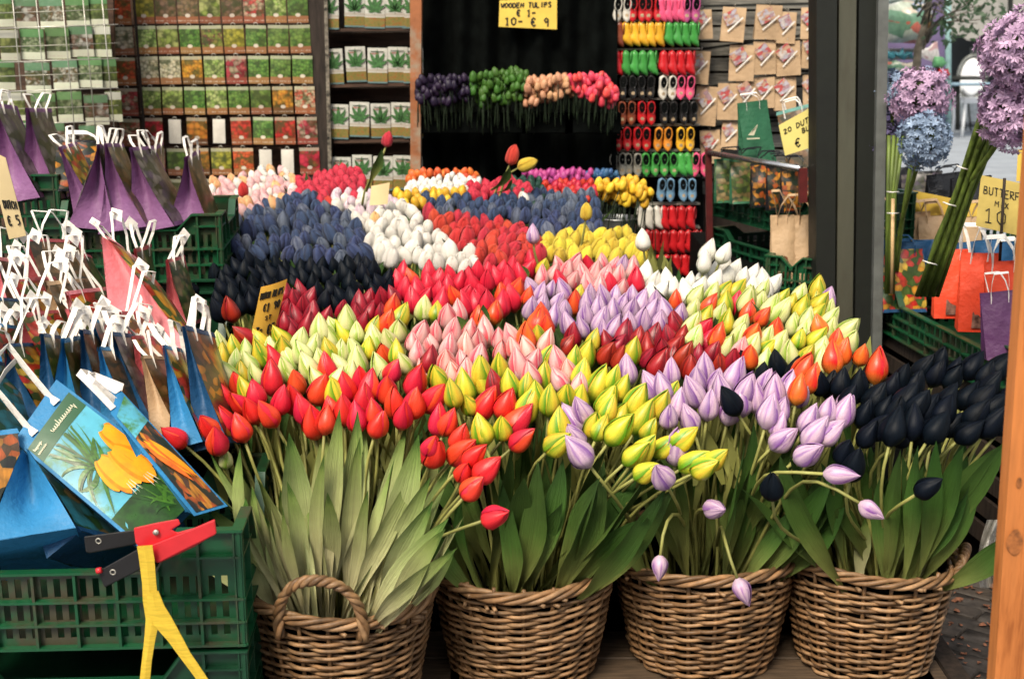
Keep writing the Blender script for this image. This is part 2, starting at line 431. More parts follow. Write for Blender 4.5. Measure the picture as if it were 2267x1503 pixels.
def leaf_material(name, pale, mid, deep, p0=.12, p1=.42):
    t = NT(name); uv = t.uv(); x, y, _ = t.sep(uv); rn = t.rnd()
    st = t.noise(t.mapv(uv, (26, 1.6, 1), rn), 1, 4, .65)
    yy = t.math('ADD', y, t.math('MULTIPLY', t.math('SUBTRACT', st, .5), .22))
    col = t.ramp(yy, [(p0, pale), (p1, mid), (.95, deep)])
    col = t.mix(1.0, col, t.ramp(st, [(.3, .66), (.7, 1.0)]), 'MULTIPLY')
    nb = t.noise(t.mapv(t.obj(), (1, 1, 1), rn), 14, 4)
    col = t.mix(1.0, col, t.ramp(nb, [(.3, .72), (.7, 1.0)]), 'MULTIPLY')
    h = t.n('ShaderNodeHueSaturation'); t.l(col, h.inputs['Color'])
    t.l(t.math('ADD', .485, t.math('MULTIPLY', rn, .03)), h.inputs['Hue']); t.l(t.math('ADD', .75, t.math('MULTIPLY', rn, .4)), h.inputs['Value'])
    t.l(h.outputs[0], t.b.inputs['Base Color'])
    t.b.inputs['Roughness'].default_value = .6; t.b.inputs['Specular IOR Level'].default_value = .2
    t.bump(st, .8, .004)
    return t.m
LF_A = leaf_material('leaf pale based', (.80, .76, .40), (.26, .38, .085), (.10, .20, .035), .40, .92)  # first basket: paler leaf colour, partly its brighter light put into the colour
LF_B = leaf_material('leaf deep green', (.34, .36, .10), (.085, .175, .030), (.038, .095, .016), .25, .66)
LF_S = leaf_material('leaf pale stalk', (.80, .76, .42), (.46, .52, .20), (.18, .28, .06), .45, .98)
STEM = M('tulip stem', (.36, .36, .10), .5, .2, 18, .15, 60, rvar=.35)
STEMB = M('wooden flower stick', (.016, .030, .012), .6, .2, 18, .1, 60)

PROF = [(0, .22), (.06, .52), (.16, .84), (.3, 1.0), (.45, .98), (.6, .83), (.75, .6), (.87, .36), (.95, .17), (1, .02)]
PROFB = [(0, .25), (.06, .62), (.16, .92), (.32, 1.0), (.55, .96), (.72, .84), (.86, .62), (.95, .38), (1, .10)]
def petal(mb, k, inner, prof, seed, open_=0.0, nu=6, nv=10, wid=66):
    r = random.Random(seed * 31 + k)
    a0 = rad(120 * k + (60 if inner else 0) + r.uniform(-7, 7)); H = 1 * r.uniform(.95, 1.03) * (.97 if inner else 1)
    sw = r.choice((-1, 1)) if False else 1
    def fn(u, v):
        uu = u * 2 - 1
        hw = rad(wid) * (1 if v < .55 else lerp(1, .62, (v - .55) / .45))
        a = a0 + uu * hw
        rr = .5 * interp(v, prof) * (.9 if inner else 1.0)
        rr *= 1 + .075 * uu * sw - .05 * abs(uu) ** 2 + .07 * math.exp(-(uu / .22) ** 2) * math.sin(math.pi * min(1, v * 1.1))
        rr += open_ * v * v * .25
        rr += (.02 + .004 * (seed % 5)) * noise.noise(V((uu * 1.8 + seed, v * 3.4, k))) + .03 * math.sin(seed * 1.7) * (v - .3) * math.cos(a)
        z = v * H - .05 * uu * uu * v
        return V((rr * math.cos(a), rr * math.sin(a), z * 1.0))
    mb.grid(fn, nu, nv)
VAR = []
for s_ in range(9):                       # pointed buds; unit height 1, unit width 1
    op = (0, .0, .12, .05, .0, .08, .02, .3, .22)[s_]
    heart = MB()
    for k in range(3): petal(heart, k, True, PROF, s_, op)
    pets = []
    for k in range(3):
        mb = MB(); petal(mb, k, False, PROF, s_ + 50, op); pets.append(mb.mesh('petal', TM['red']))
    whole = MB()
    for k in range(3): petal(whole, k, True, PROF, s_, op); petal(whole, k, False, PROF, s_ + 50, op)
    VAR.append((heart.mesh('flower_heart', TM['red']), pets, whole.mesh('flower_head', TM['red'])))
VARB = []
for s_ in range(5):                       # blunt cloth / wooden buds
    whole = MB()
    for k in range(3): petal(whole, k, True, PROFB, s_ + 9, 0, 5, 7, 60); petal(whole, k, False, PROFB, s_ + 70, 0, 5, 7, 60)
    whole.grid(lambda u, v: V((.2 * (1 - v) * math.cos(u * 6.283) , .2 * (1 - v) * math.sin(u * 6.283), .93 + .03 * v)), 6, 1, wrap=True)
    VARB.append(whole.mesh('flower_head', TM['red']))

def leafmesh(b, tip, width, side=None, bow=.03, twist=0, base=.35, seed=0, o=(0, 0, 0), nv=14, nu=6, fold=.5):
    b, tip = V(b), V(tip); d = tip - b; L = d.length; dn = d.normalized()
    side = V(side or (1, 0, 0)); side = (side - dn * side.dot(dn)).normalized(); nrm = dn.cross(side)
    r = random.Random(seed); ph = r.uniform(0, 6); wv = r.uniform(.4, 1.2)
    mb = MB(o)
    def fn(u, v):
        uu = u * 2 - 1
        c = b + d * v + nrm * (-bow * math.sin(math.pi * v) + bow * 1.2 * v ** 3)
        c = c + side * (.045 * wv * L * (math.sin(v * 3.6 + ph) - math.sin(ph)))
        wd = width * .5 * interp(v, [(0, base), (.28, base * .95), (.45, .62), (.6, .95), (.7, 1.0), (.82, .78), (.92, .42), (1, .01)])
        tw = twist * v
        s2 = side * math.cos(tw) + nrm * math.sin(tw); n2 = nrm * math.cos(tw) - side * math.sin(tw)
        fd = lerp(1.9, fold, sm(v * 1.7))          # how strongly it is folded into a gutter
        ang = uu * fd
        x = math.sin(ang) / max(fd, .01) * (1.0 if fd < 1.57 else 1) ; z = (1 - math.cos(ang)) / max(fd, .01)
        ripple = .15 * abs(uu) ** 2 * math.sin(v * 15 * wv + ph + (2 if uu > 0 else 0)) * (1 if v > .4 else 0)
        return c + s2 * (x * wd) - n2 * ((z + ripple) * wd)
    mb.grid(fn, nu, nv)
    return mb

def stem_pts(a, c, dirn, n=9, sag=None):
    a, c = V(a), V(c); L = (c - a).length
    p1 = a + (V((dirn.x * .3, dirn.y * .3, 1))).normalized() * L * .4; p2 = c - dirn * L * .35
    if sag: p1 = a + V(sag)
    out = []
    for i in range(n):
        t = i / (n - 1); q = 1 - t
        out.append(a * q ** 3 + p1 * 3 * q * q * t + p2 * 3 * q * t * t + c * t ** 3)
    return out

def Dsurf(py): return interp(py, [(360, 4.95), (390, 4.8), (420, 4.5), (450, 4.3), (550, 3.7), (700, 3.05), (870, 2.55), (1000, 2.38), (1100, 2.28), (1300, 2.2)])
LEAFV = [leafmesh((0, 0, 0), (.05, 0, .27), .045, (R.uniform(-1, 1), 1, 0), .04, R.uniform(-.8, .8), seed=k, nv=7, nu=3).mesh('leaf', LF_B) for k in range(5)]

REC = []      # (zone, px, py, root object, colour words, place words, group)
def tulip(px, py, key, kind='tulip', D=None, size=1.0, dirn=None, root=None, w=.055, h=.084, petals=False, leaf=True, sag=None, stemr=.0034, zone=None, lean=0, stemm=None):
    D = D or Dsurf(py); c = P(px, py, D); pointed = kind == 'tulip' or kind.endswith(':p'); kind = kind.split(':')[0]
    if dirn is None:
        fan = (px - 1080) / 1000 * .34
        dirn = V((fan + lean + R.gauss(0, .22), R.gauss(-.10, .2), 1))
    dirn = V(dirn).normalized(); s_ = size * R.uniform(.82, 1.15); hh = h * s_ * R.uniform(.93, 1.1); ww = w * s_
    base = c - dirn * hh / 2
    if root is None: root = base - dirn * .12 + V((0, R.uniform(-.01, .03), -.2))
    root = V(root)
    if D > 5.05: root = base - dirn * .03 - V((0, -.01, .07))
    t = thing(kind, 'x', 'tulip', root)
    rot = (dirn.to_track_quat('Z', 'Y').to_matrix() @ Matrix.Rotation(R.uniform(0, 6.28), 3, 'Z')).to_4x4()
    mw = Matrix.Translation(base - root) @ rot @ Matrix.Diagonal((ww, ww, hh, 1))
    def put(nm, me):
        o = link(nm, me, t); o.matrix_local = mw; setmat(o, TM[key]); return o
    if pointed:
        v = R.choice(VAR[:7] if R.random() < .92 else VAR)
        if petals:
            put('flower_heart', v[0])
            for pm in v[1]: put('petal', pm)
        else: put('flower_head', v[2])
    else: put('flower_head', R.choice(VARB))
    mb = MB(root); mb.tube(stem_pts(root, base + dirn * .004, dirn, 9 if petals else 6, sag), lambda q: stemr * (1.15 - .2 * q), 6 if petals else 5)
    mb.build('stem', stemm or (STEM if kind != 'wooden_tulip' else STEMB), t)
    if leaf:
        o = link('leaf', R.choice(LEAFV), t, base - dirn * R.uniform(.25, .33) - root + V((0, 0, 0)), (R.uniform(-.25, .25), R.uniform(-.25, .25), R.uniform(0, 6.28)))
    if zone: REC.append((zone, px, py, t, key))
    return t

# ---- wicker baskets
m_wick = [M('wicker %d' % k, c, .5, .3, 30, .4, 120, rvar=.45, spec=.45) for k, c in enumerate(((.33, .18, .082), (.26, .14, .062), (.42, .245, .12)))]
BK = [(750, 2.44, .186, 'x'), (1158, 2.57, .192, 'x'), (1560, 2.62, .190, 'x'), (1925, 2.60, .174, 'x')]
BLAB = ['brown wicker basket with a twisted arched handle holding red tulips', 'brown wicker basket between the handled basket and the lilac tulips basket',
        'brown wicker basket with two lilac tulips drooping over its rim', 'brown wicker basket holding the navy black tulips next to the paving']
RIMZ = .45
def basket(k):
    px, Y, r, _ = BK[k]; rr = random.Random(k)
    c0 = P(px, 1215, Y); cx = c0.x
    root = thing('wicker_basket', BLAB[k], 'basket', (cx, Y, PZT), 'wicker baskets standing in a row')
    H = RIMZ - PZT; rb = r * .75; N = 20
    def rad_at(z): return lerp(rb, r, (z / H) ** .8)
    sq = rr.uniform(-.02, .02); o = V((cx, Y, PZT))
    def rim_wob(a, z): return (z / H) * .008 * math.sin(a * 2 + k * 2) 
    for i in range(N):
        a = i / N * 6.283; mb = MB()
        mb.tube([V((rad_at(z) * math.cos(a), rad_at(z) * math.sin(a), z)) for z in [H * t / 6 for t in range(7)]], .0042, 6)
        mb.build('stake', m_wick[1], root)
    pitch = .0086; nrow = int((H - .028) / pitch)
    for j in range(nrow):
        z0 = .006 + j * pitch; mb = MB(); ph = j % 2; n = N * 6; wr = rr.uniform(.0036, .0045); ofs = rr.uniform(0, 6.28)
        pts = []
        for i in range(n):
            a = i / n * 6.283
            s_ = math.cos(a * N / 2 + math.pi * ph)
            R_ = rad_at(z0) + .0075 * s_ + .0012 * math.sin(a * 3 + ofs)
            z = z0 + .0022 * math.sin(a * N / 2 * 1 + math.pi * ph + .8) + .0022 * math.sin(a * 2 + ofs) + rim_wob(a, z0)
            z += .0014 * noise.noise(V((math.cos(a) * 5, math.sin(a) * 5, j)))
            pts.append((R_ * math.cos(a), R_ * math.sin(a), z))
        mb.tube(pts, wr, 6, closed=True); mb.build('weaver', rr.choice(m_wick), root)
    for q in range(4):                       # rim: rods that wind round each other
        mb = MB(); pts = []; n = 150
        for i in range(n):
            a = i / n * 6.283; b = a * 7 + q * 1.571
            pts.append(((r + .004 + .0075 * math.cos(b)) * math.cos(a), (r + .004 + .0075 * math.cos(b)) * math.sin(a), H - .010 + .0085 * math.sin(b) + rim_wob(a, H)))
        mb.tube(pts, rr.uniform(.0048, .006), 6, closed=True); mb.build('rim_rod', m_wick[q % 3], root)
    mb = MB(); mb.grid(lambda u, v: V(((rad_at(H * .93 * v) - .013) * math.cos(u * 6.283), (rad_at(H * .93 * v) - .013) * math.sin(u * 6.283), .004 + H * .92 * v)), 30, 4, wrap=True)
    mb.poly([((rb - .012) * math.cos(t / 24 * 6.283), (rb - .012) * math.sin(t / 24 * 6.283), .006) for t in range(24)])
    mb.poly([((r - .03) * math.cos(t / 24 * 6.283), (r - .03) * math.sin(t / 24 * 6.283), H * .62) for t in range(24)])
    mb.build('dark_inside', m_matblack, root)  # black sheet stands for the shade inside the weave
    # cut rod ends poking out under the rim
    for i in range(7):
        a = rr.uniform(3.6, 5.9); z = H - rr.uniform(.02, .045); q = rad_at(z) + .006
        mb = MB(); p = V((q * math.cos(a), q * math.sin(a), z)); mb.tube([p, p + V((math.cos(a) * .014 - math.sin(a) * .01, math.sin(a) * .014 + math.cos(a) * .01, 0))], .0042, 6); mb.build('rod_end', m_wick[2], root)
    def handle(a0, half, hh, thick):
        for q in range(3):
            mb = MB(); pts = []
            for i in range(61):
                t = i / 60; th = math.pi * t
                a = a0 + half * -math.cos(th)
                z = H - .045 + (hh + .045) * math.sin(th) ** .75
                out = r + .012 + .008 * math.sin(th)
                b = t * 34 + q * 2.094
                ca = V((out * math.cos(a), out * math.sin(a), z))
                rdir = V((math.cos(a), math.sin(a), 0)); tdir = V((0, 0, 1)) if abs(math.cos(th)) < .7 else V((-math.sin(a), math.cos(a), 0))
                pts.append(ca + (rdir * math.cos(b) + tdir * math.sin(b)) * thick)
            mb.tube(pts, thick * .95, 7); mb.build('handle_strand', m_wick[q], root)
    if k == 0: handle(rad(266), .42, .085, .0062)
    if k == 3: handle(rad(338), .30, .022, .0055)
    return root
for k in range(4): basket(k)

def basket_root(k, px, py):
    bx, Y, r, _ = BK[k]; cx = P(bx, 1215, Y).x; tx = (px - bx) / 300
    return V((cx + max(-1, min(1, tx)) * r * .62 + R.uniform(-.02, .02), Y + R.uniform(-.08, .06), PZT + (RIMZ - PZT) * .64))

def L(s): return [tuple(int(q) for q in a.split(',')) for a in s.split()]
red = L('605,796 605,836 528,850 496,876 525,892 568,868 459,903 416,937 385,965 498,927 528,948 653,847 706,863 727,820 767,858 799,844 823,847 874,823 855,863 876,890 805,884 919,844 919,890 959,876 967,927 996,930 648,882 674,903 594,916 693,937 719,930 733,903 839,935 954,988 482,977 464,943 892,916 826,911 1080,890 1120,895 1147,932 1158,975 963,1000 1022,967 1022,999 1056,1010 1030,1040 1080,1036 1052,1078 620,880 560,910 760,905 790,920')
yel = L('1208,791 1206,836 1269,791 1293,823 1299,780 1397,778 1064,826 1107,810 1030,852 1067,847 1003,874 1038,892 1166,855 1166,895 1219,884 1253,876 1280,882 1323,847 1357,836 1381,860 1408,887 1344,884 1347,903 1333,948 1370,953 1317,937 1376,919 1426,924 1490,876 1235,937 1237,980 1062,951 1115,945 1440,951 1429,991 1408,1004 1477,988 1514,972 1434,1039 1540,1018 1590,1012 1560,1037 545,866 740,870 970,838 1130,850 1190,870 1460,900')
lil = L('1388,816 1484,820 1530,868 1546,840 1557,816 1587,844 1629,832 1598,860 1570,896 1482,924 1528,920 1653,860 1673,876 1697,844 1713,868 1741,856 1769,852 1775,876 1703,908 1725,936 1737,972 1795,928 1833,904 1873,884 1873,912 1805,952 1839,956 1789,1000 1442,856 1466,860 1466,1055 1270,965 1262,930 1278,1000 1290,905 1505,895 1615,905 1640,890 1500,985 1735,905')
nav = L('1615,884 1930,819 2049,809 2083,796 2076,829 2026,846 1999,836 1973,853 1943,879 2116,813 2113,833 2156,809 2099,876 2143,876 2196,853 2216,813 2053,906 2033,896 1989,913 2019,933 2046,956 2076,943 2113,933 2199,899 2196,936 1913,916 1950,943 1983,943 1843,849 1866,849 1900,853 1723,806 1760,822 1816,846 1885,880 1925,960 1960,905 2010,880 2160,915 2175,880 2230,880 2225,930 2150,955 1710,1075 1870,1000 1895,1030 2060,1075 1690,830 1790,835 2010,965 2090,905 1650,805 2180,830')
SETS = [('front red bunch', 'red', red, 0), ('front yellow-green bunch', 'yellow green', yel, 1), ('front lilac bunch', 'lilac', lil, 2), ('front navy bunch', 'navy', nav, 3)]
for zone, key, pts, bk in SETS:
    for (px, py) in pts:
        px += R.uniform(-4, 4); py += R.uniform(-4, 4)
        k = bk
        if zone.startswith('front yellow') and px < 800: k = 0
        bx = BK[k][0]
        fan = (px - bx) / 300 * .42 + (.28 if (py > 940 and px > bx) else 0) + (.25 if k == 3 else 0)
        fwd = -.12 - (.25 if py > 960 else 0)
        dirn = V((fan + R.gauss(0, .17), fwd + R.gauss(0, .18), 1 if py < 960 else .75))
        big = 1.0 if key == 'red' else .97
        tulip(px, py, key, D=Dsurf(py) + R.uniform(-.03, .03), dirn=dirn, root=basket_root(k, px, py), petals=True, leaf=False, size=big, w=.0455, h=.075, zone=zone)
# single stray heads
def stray(px, py, key, dirn, D, root, sag=None, size=.95):
    t = tulip(px, py, key, D=D, dirn=dirn, root=root, petals=True, leaf=False, sag=sag, size=size, w=.047, h=.078); return t
S1 = stray(1098, 1143, 'red', (.62, -.5, .42), 2.17, basket_root(0, 950, 1200)); S1['label'] = 'lone red tulip sticking out over the second basket, away from its bunch'
S2 = stray(1863, 1051, 'lilac', (.95, -.3, .05), 2.3, basket_root(2, 1640, 1200), (.12, -.1, .3)); S2['label'] = 'lilac tulip bent sideways in front of the navy tulips, pointing right'
S3 = stray(1931, 1131, 'lilac', (.8, -.3, -.45), 2.27, basket_root(2, 1660, 1200), (.1, -.1, .3), .8); S3['label'] = 'small lilac tulip nodding downwards above the fourth basket'
S4 = stray(1460, 1259, 'lilac', (-.05, -.15, -1), 2.33, basket_root(2, 1500, 1200), (-.02, -.16, .24), .82); S4['label'] = 'lilac tulip hanging head down at the left rim of third basket'
S5 = stray(1645, 1311, 'lilac', (.38, -.25, -.9), 2.33, basket_root(2, 1590, 1200), (0, -.16, .24), .9); S5['label'] = 'lilac tulip drooping over the middle rim of third basket'
S6 = stray(1585, 1127, 'lilac', (.35, -.9, .3), 2.36, basket_root(2, 1540, 1200), None, .8); S6['label'] = 'small lilac tulip facing the viewer among leaves of third basket'
S7 = stray(500, 1015, 'lime', (.1, -.3, .6), 2.42, basket_root(0, 600, 1200), None, .55); S7['label'] = 'tiny lime bud low at the left of the red tulips'
for s_ in (S1, S2, S3, S4, S5, S6, S7): s_['group'] = 'single tulips standing out from their bunches'
D2 = [(858, 308, 'soft red', (.25, -.1, 1), 4.2, (800, 425), 'red cloth tulip rising tall in front of the leaf packets'), (1135, 343, 'soft red', (.3, -.1, 1), 4.3, (1090, 420), 'red cloth tulip rising tall before the black curtain'),
      (1168, 364, 'soft yellow', (.9, -.1, .35), 4.3, (1100, 425), 'yellow cloth tulip leaning right before the black curtain'), (1180, 517, 'lilac', (-.05, -.1, 1), 3.5, (1215, 640), 'lilac tulip standing high above the soft red bunch'),
      (1298, 468, 'soft yellow', (.08, -.1, 1), 3.7, (1285, 540), 'lone yellow tulip standing above the yellow cloth bunch'), (1423, 530, 'white', (-.12, -.1, 1), 3.5, (1440, 620), 'white tulip standing alone in front of the wooden shoe rack'),
      (1567, 556, 'white', (.3, -.1, 1), 3.45, (1555, 620), 'upper white tulip of the tall pair by the crate stand'), (1560, 577, 'white', (.1, -.1, 1), 3.42, (1548, 640), 'lower white tulip of the tall pair by the crate stand'),
      (1603, 560, 'white', (.4, -.1, 1), 3.42, (1570, 640), 'white tulip leaning right of the tall white pair'), (1035, 525, 'soft red', (.12, -.1, 1), 3.75, (1020, 590), 'red tulip standing up out of the white cloth bunch'),
      (767, 708, 'lime', (.05, -.2, 1), 2.95, (755, 770), 'lime tulip standing up before the dark red tulips'), (510, 685, 'dark red', (-.15, -.2, 1), 3.0, (515, 760), 'dark red tulip standing left of the orange price tag'),
      (540, 745, 'dark red', (-.6, -.3, .7), 2.9, (560, 790), 'dark red tulip lying over below the orange price tag'), (415, 638, 'navy', (-.7, -.2, .7), 3.3, (450, 690), 'navy tulip drooping beside the pink paper bags'),
      (1155, 452, 'soft blue', (.0, -.1, 1), 4.2, (1155, 500), 'blue cloth tulip standing before the dark green bunch'), (538, 420, 'soft red', (0, -.1, 1), 4.3, (538, 470), 'red cloth tulip standing in front of pale pink bunch')]
for px, py, key, dr, D, rt, lb in D2:
    cloth = key.startswith('soft')
    t = tulip(px, py, key, kind='cloth_tulip' if cloth else 'tulip', D=D, dirn=dr, root=P(rt[0], rt[1], D + .05) - V((0, 0, .05)), petals=not cloth, leaf=False, size=1.0, w=.043 if not cloth else .04, h=.072 if not cloth else .062)
    t['label'] = lb; t['group'] = 'single tulips standing out from their bunches'
for (rt, tp, wd, D) in (((810, 425), (840, 330), .03, 4.2), ((1086, 420), (1128, 372), .035, 4.3), ((1100, 425), (1135, 400), .02, 4.3), ((1175, 650), (1215, 600), .03, 3.5), ((1165, 640), (1150, 590), .03, 3.5), ((1055, 740), (1075, 680), .03, 3.0), ((1040, 750), (1010, 700), .03, 3.0)):
    mb = leafmesh(P(*rt, D), P(*tp, D - .02), wd * 1.3, (1, .3, 0), .01, .4, seed=rt[0], nv=8, nu=4)
    tag(mb.build('tulip_leaf', LF_B), 'loose green leaf standing up between the tulip heads near photo column %d' % 0 if False else 'green leaf standing up among the %s' % {810: 'red cloth tulips at the back', 1086: 'tall red and yellow tulips at the back', 1100: 'yellow leaning tulip at the back', 1175: 'lilac tulips, right of the tall one', 1165: 'lilac tulips, left of the tall one', 1055: 'pink tulips, taller of two', 1040: 'pink tulips, shorter of two'}[rt[0]], 'leaf', 'loose leaves among the tulips')

# ---- bunches further back: filled polygons on the sloping display
def inside(x, y, poly):
    c = False; j = len(poly) - 1
    for i in range(len(poly)):
        (x0, y0), (x1, y1) = poly[i], poly[j]
        if (y0 > y) != (y1 > y) and x < (x1 - x0) * (y - y0) / (y1 - y0) + x0: c = not c
        j = i
    return c
PLACED = []
def fill(zone, keys, poly, kind, w, h, lean=0, fx=.64, fy=.34, D=None, size=1, leaf=True, dz=0):
    poly = L(poly); xs = [p[0] for p in poly]; ys = [p[1] for p in poly]; out = []
    A = (max(xs) - min(xs)) * (max(ys) - min(ys))
    cell = None
    for n in range(9000):
        x, y = R.uniform(min(xs), max(xs)), R.uniform(min(ys), max(ys))
        if not inside(x, y, poly): continue
        d = D or Dsurf(y); dx, dy = w * F / d * fx, h * F / d * fy
        if any(((x - a) / dx) ** 2 + ((y - b) / dy) ** 2 < 1 for a, b, c in PLACED if abs(c - d) < .6): continue
        PLACED.append((x, y, d)); out.append((x, y, d))
        if n > 2500 and len(out) > A / (dx * dy) * 1.3: break
    for (x, y, d) in out:
        key = keys[0] if len(keys) == 1 else R.choice(keys)
        if kind == 'tulip' and R.random() < .07: key = R.choice(('orange', 'red', 'lime', 'lilac', 'pink', 'dark red', 'yellow green'))
        tulip(x, y, key, kind=kind, D=d + R.uniform(-.04, .04), w=w, h=h, lean=lean, size=size, leaf=leaf and R.random() < .8, zone=zone, stemr=.003 if kind != 'wooden_tulip' else .002)
# already placed front heads keep their room
for _, _, pts, _ in SETS:
    for (x, y) in pts: PLACED.append((x, y, Dsurf(y)))
for a in D2: PLACED.append((a[0], a[1], a[4]))
TW, TH = .042, .069
for x, y in L('1572,672 1668,740 1718,730 1812,720 1853,752 1908,785 1865,778 1780,815 1590,742 1942,808 1690,700 1843,790 1660,790 1768,860 1800,835'):
    tulip(x, y, 'orange', D=Dsurf(y) - .06, zone='orange tulips in the lime bunch', w=TW, h=TH, petals=True, leaf=False); PLACED.append((x, y, Dsurf(y)))
for x, y in L('910,617 870,678 1005,655 1015,690 858,712 1145,640 1170,655 1110,650 990,700 1200,700 1130,740 1165,745 1190,712 1210,720 1095,690 1060,700'):
    tulip(x, y, R.choice(('orange', 'orange', 'pink')), D=Dsurf(y) - .06, zone='orange and coral middle bunch', w=TW, h=TH, petals=True); PLACED.append((x, y, Dsurf(y)))
fill('lime right bunch', ['lime', 'lime', 'yellow green'], '1535,645 1640,640 1700,650 1740,690 1835,660 1840,700 1885,720 1895,790 1790,820 1640,790 1530,745', 'tulip', TW, TH, .12)
for x, y in L('1810,637 1771,650 1815,672 1752,672 1690,640 1655,665 1732,660'):
    tulip(x, y, R.choice(('lime', 'yellow green')), D=Dsurf(y) - .05, lean=.15, zone='lime right bunch', w=TW, h=TH, petals=True)
fill('pointed white bunch', ['white'], '1425,600 1500,625 1560,600 1600,590 1660,600 1720,620 1700,645 1600,650 1440,645', 'cloth_tulip:p', TW, TH, .1)
fill('middle lilac bunch', ['lilac'], '1140,625 1220,640 1350,650 1480,640 1520,690 1480,712 1370,735 1270,728 1180,690', 'tulip', TW, TH, .03)
fill('dark red right bunch', ['dark red'], '1250,705 1380,722 1490,710 1540,745 1640,755 1645,830 1500,812 1400,800 1330,795 1250,765', 'tulip', TW, TH, .05)
fill('front pink bunch', ['pink'], '900,745 1010,720 1200,735 1270,770 1310,800 1300,860 1150,870 1000,840 920,815', 'tulip', TW, TH, .0)
fill('lime left bunch', ['lime', 'lime', 'lime', 'yellow green'], '470,765 600,745 650,748 700,725 880,722 925,760 910,800 760,840 640,840 480,840', 'tulip', TW, TH, -.02)
fill('dark red left bunch', ['dark red'], '600,680 640,640 680,640 700,690 780,670 870,650 900,700 845,740 700,735 620,750', 'tulip', TW, TH, .15)
fill('small rosy bunch', ['pink', 'pink', 'red'], '1200,590 1340,575 1425,590 1425,645 1300,640 1190,610', 'tulip', TW, TH, .05)
fill('bright red middle bunch', ['red'], '875,600 960,605 1100,595 1180,575 1200,600 1160,640 1090,690 930,690 880,650', 'tulip', TW, TH, .02)
fill('black pointed bunch', ['navy'], '475,605 560,575 700,590 800,580 870,610 905,660 720,690 560,668 480,700', 'cloth_tulip:p', TW * .92, TH * .9, -.02)
CW, CH = .042, .061
fill('yellow cloth bunch', ['soft yellow'], '1200,525 1290,515 1400,520 1430,580 1430,612 1340,600 1220,620', 'cloth_tulip', CW, CH, .2)
fill('red cloth bunch', ['soft red'], '950,470 1000,480 1140,495 1235,560 1200,600 1100,612 1040,560 960,500', 'cloth_tulip', CW, CH, .15)
fill('white cloth bunch', ['soft white'], '805,480 890,455 970,500 1050,545 1050,602 960,592 900,570 830,572', 'cloth_tulip', CW, CH, .15)
fill('large blue cloth bunch', ['soft blue', 'soft blue', 'soft grey blue'], '510,478 620,448 680,432 760,480 835,540 830,585 700,572 520,565', 'cloth_tulip', CW, CH, 0)
fill('small blue cloth bunch', ['soft blue', 'soft blue', 'soft grey blue'], '940,440 1080,445 1170,440 1200,430 1320,430 1325,520 1220,520 1150,480 1060,485 950,475', 'cloth_tulip', CW * .92, CH * .92, 0)
fill('pale lilac cloth bunch', ['pale lilac', 'pale lilac', 'soft white'], '735,430 800,420 880,450 900,470 790,480 740,455', 'cloth_tulip', CW * .85, CH * .85, 0)
fill('peach cloth bunch', ['soft peach', 'soft white'], '775,470 890,480 800,495', 'cloth_tulip', CW * .85, CH * .85, 0)
fill('cream cloth bunch', ['soft white'], '1105,445 1165,440 1165,470 1110,470', 'cloth_tulip', CW * .85, CH * .85, 0)
fill('pale pink cloth bunch', ['soft pink', 'soft pink', 'soft peach', 'soft pink', 'soft white'], '465,405 560,385 600,372 650,385 650,440 560,470 470,465', 'cloth_tulip', CW * .82, CH * .82, -.05)
fill('back red cloth bunch', ['soft red'], '640,405 700,392 760,375 800,380 805,430 740,455 640,450', 'cloth_tulip', CW * .85, CH * .85, 0)
fill('red cloth patch before the blue', ['soft red'], '470,455 510,450 600,440 600,462 520,475 480,480', 'cloth_tulip', CW * .85, CH * .85, 0)
fill('red cloth cluster at the centre back', ['soft red'], '1040,412 1130,400 1180,425 1150,450 1050,440', 'cloth_tulip', CW * .85, CH * .85, 0)
WW, WH = .028, .039
fill('small yellow bunch', ['wooden yellow'], '870,425 1030,425 1020,448 900,452', 'wooden_tulip', WW * 1.2, WH * 1.2, 0, leaf=False)
fill('wooden white bunch', ['wooden white'], '905,405 1000,390 1060,400 1050,425 900,430', 'wooden_tulip', WW, WH, 0, leaf=False)
fill('wooden orange bunch', ['wooden orange'], '905,385 1000,376 1060,382 1060,400 905,402', 'wooden_tulip', WW, WH, 0, D=4.9, leaf=False)
fill('wooden dark green bunch', ['wooden dark green'], '1105,395 1200,398 1205,450 1180,455 1130,425', 'wooden_tulip', WW, WH, 0, leaf=False)
fill('wooden magenta bunch', ['wooden magenta'], '1160,382 1310,380 1300,398 1180,400', 'wooden_tulip', WW * .9, WH * .9, 0, D=4.95, leaf=False)
fill('wooden dark red bunch', ['wooden red'], '1200,396 1300,390 1325,430 1300,445 1210,432', 'wooden_tulip', WW, WH, 0, leaf=False)
fill('wooden blue bunch', ['wooden blue'], '1290,380 1370,380 1370,395 1300,397', 'wooden_tulip', WW * .8, WH * .8, 0, D=5.0, leaf=False)
fill('wooden yellow bunch in the metal bucket', ['wooden yellow'], '1300,405 1350,388 1420,402 1445,430 1430,452 1340,440', 'wooden_tulip', WW * 1.05, WH * 1.05, .05, D=4.55, leaf=False)
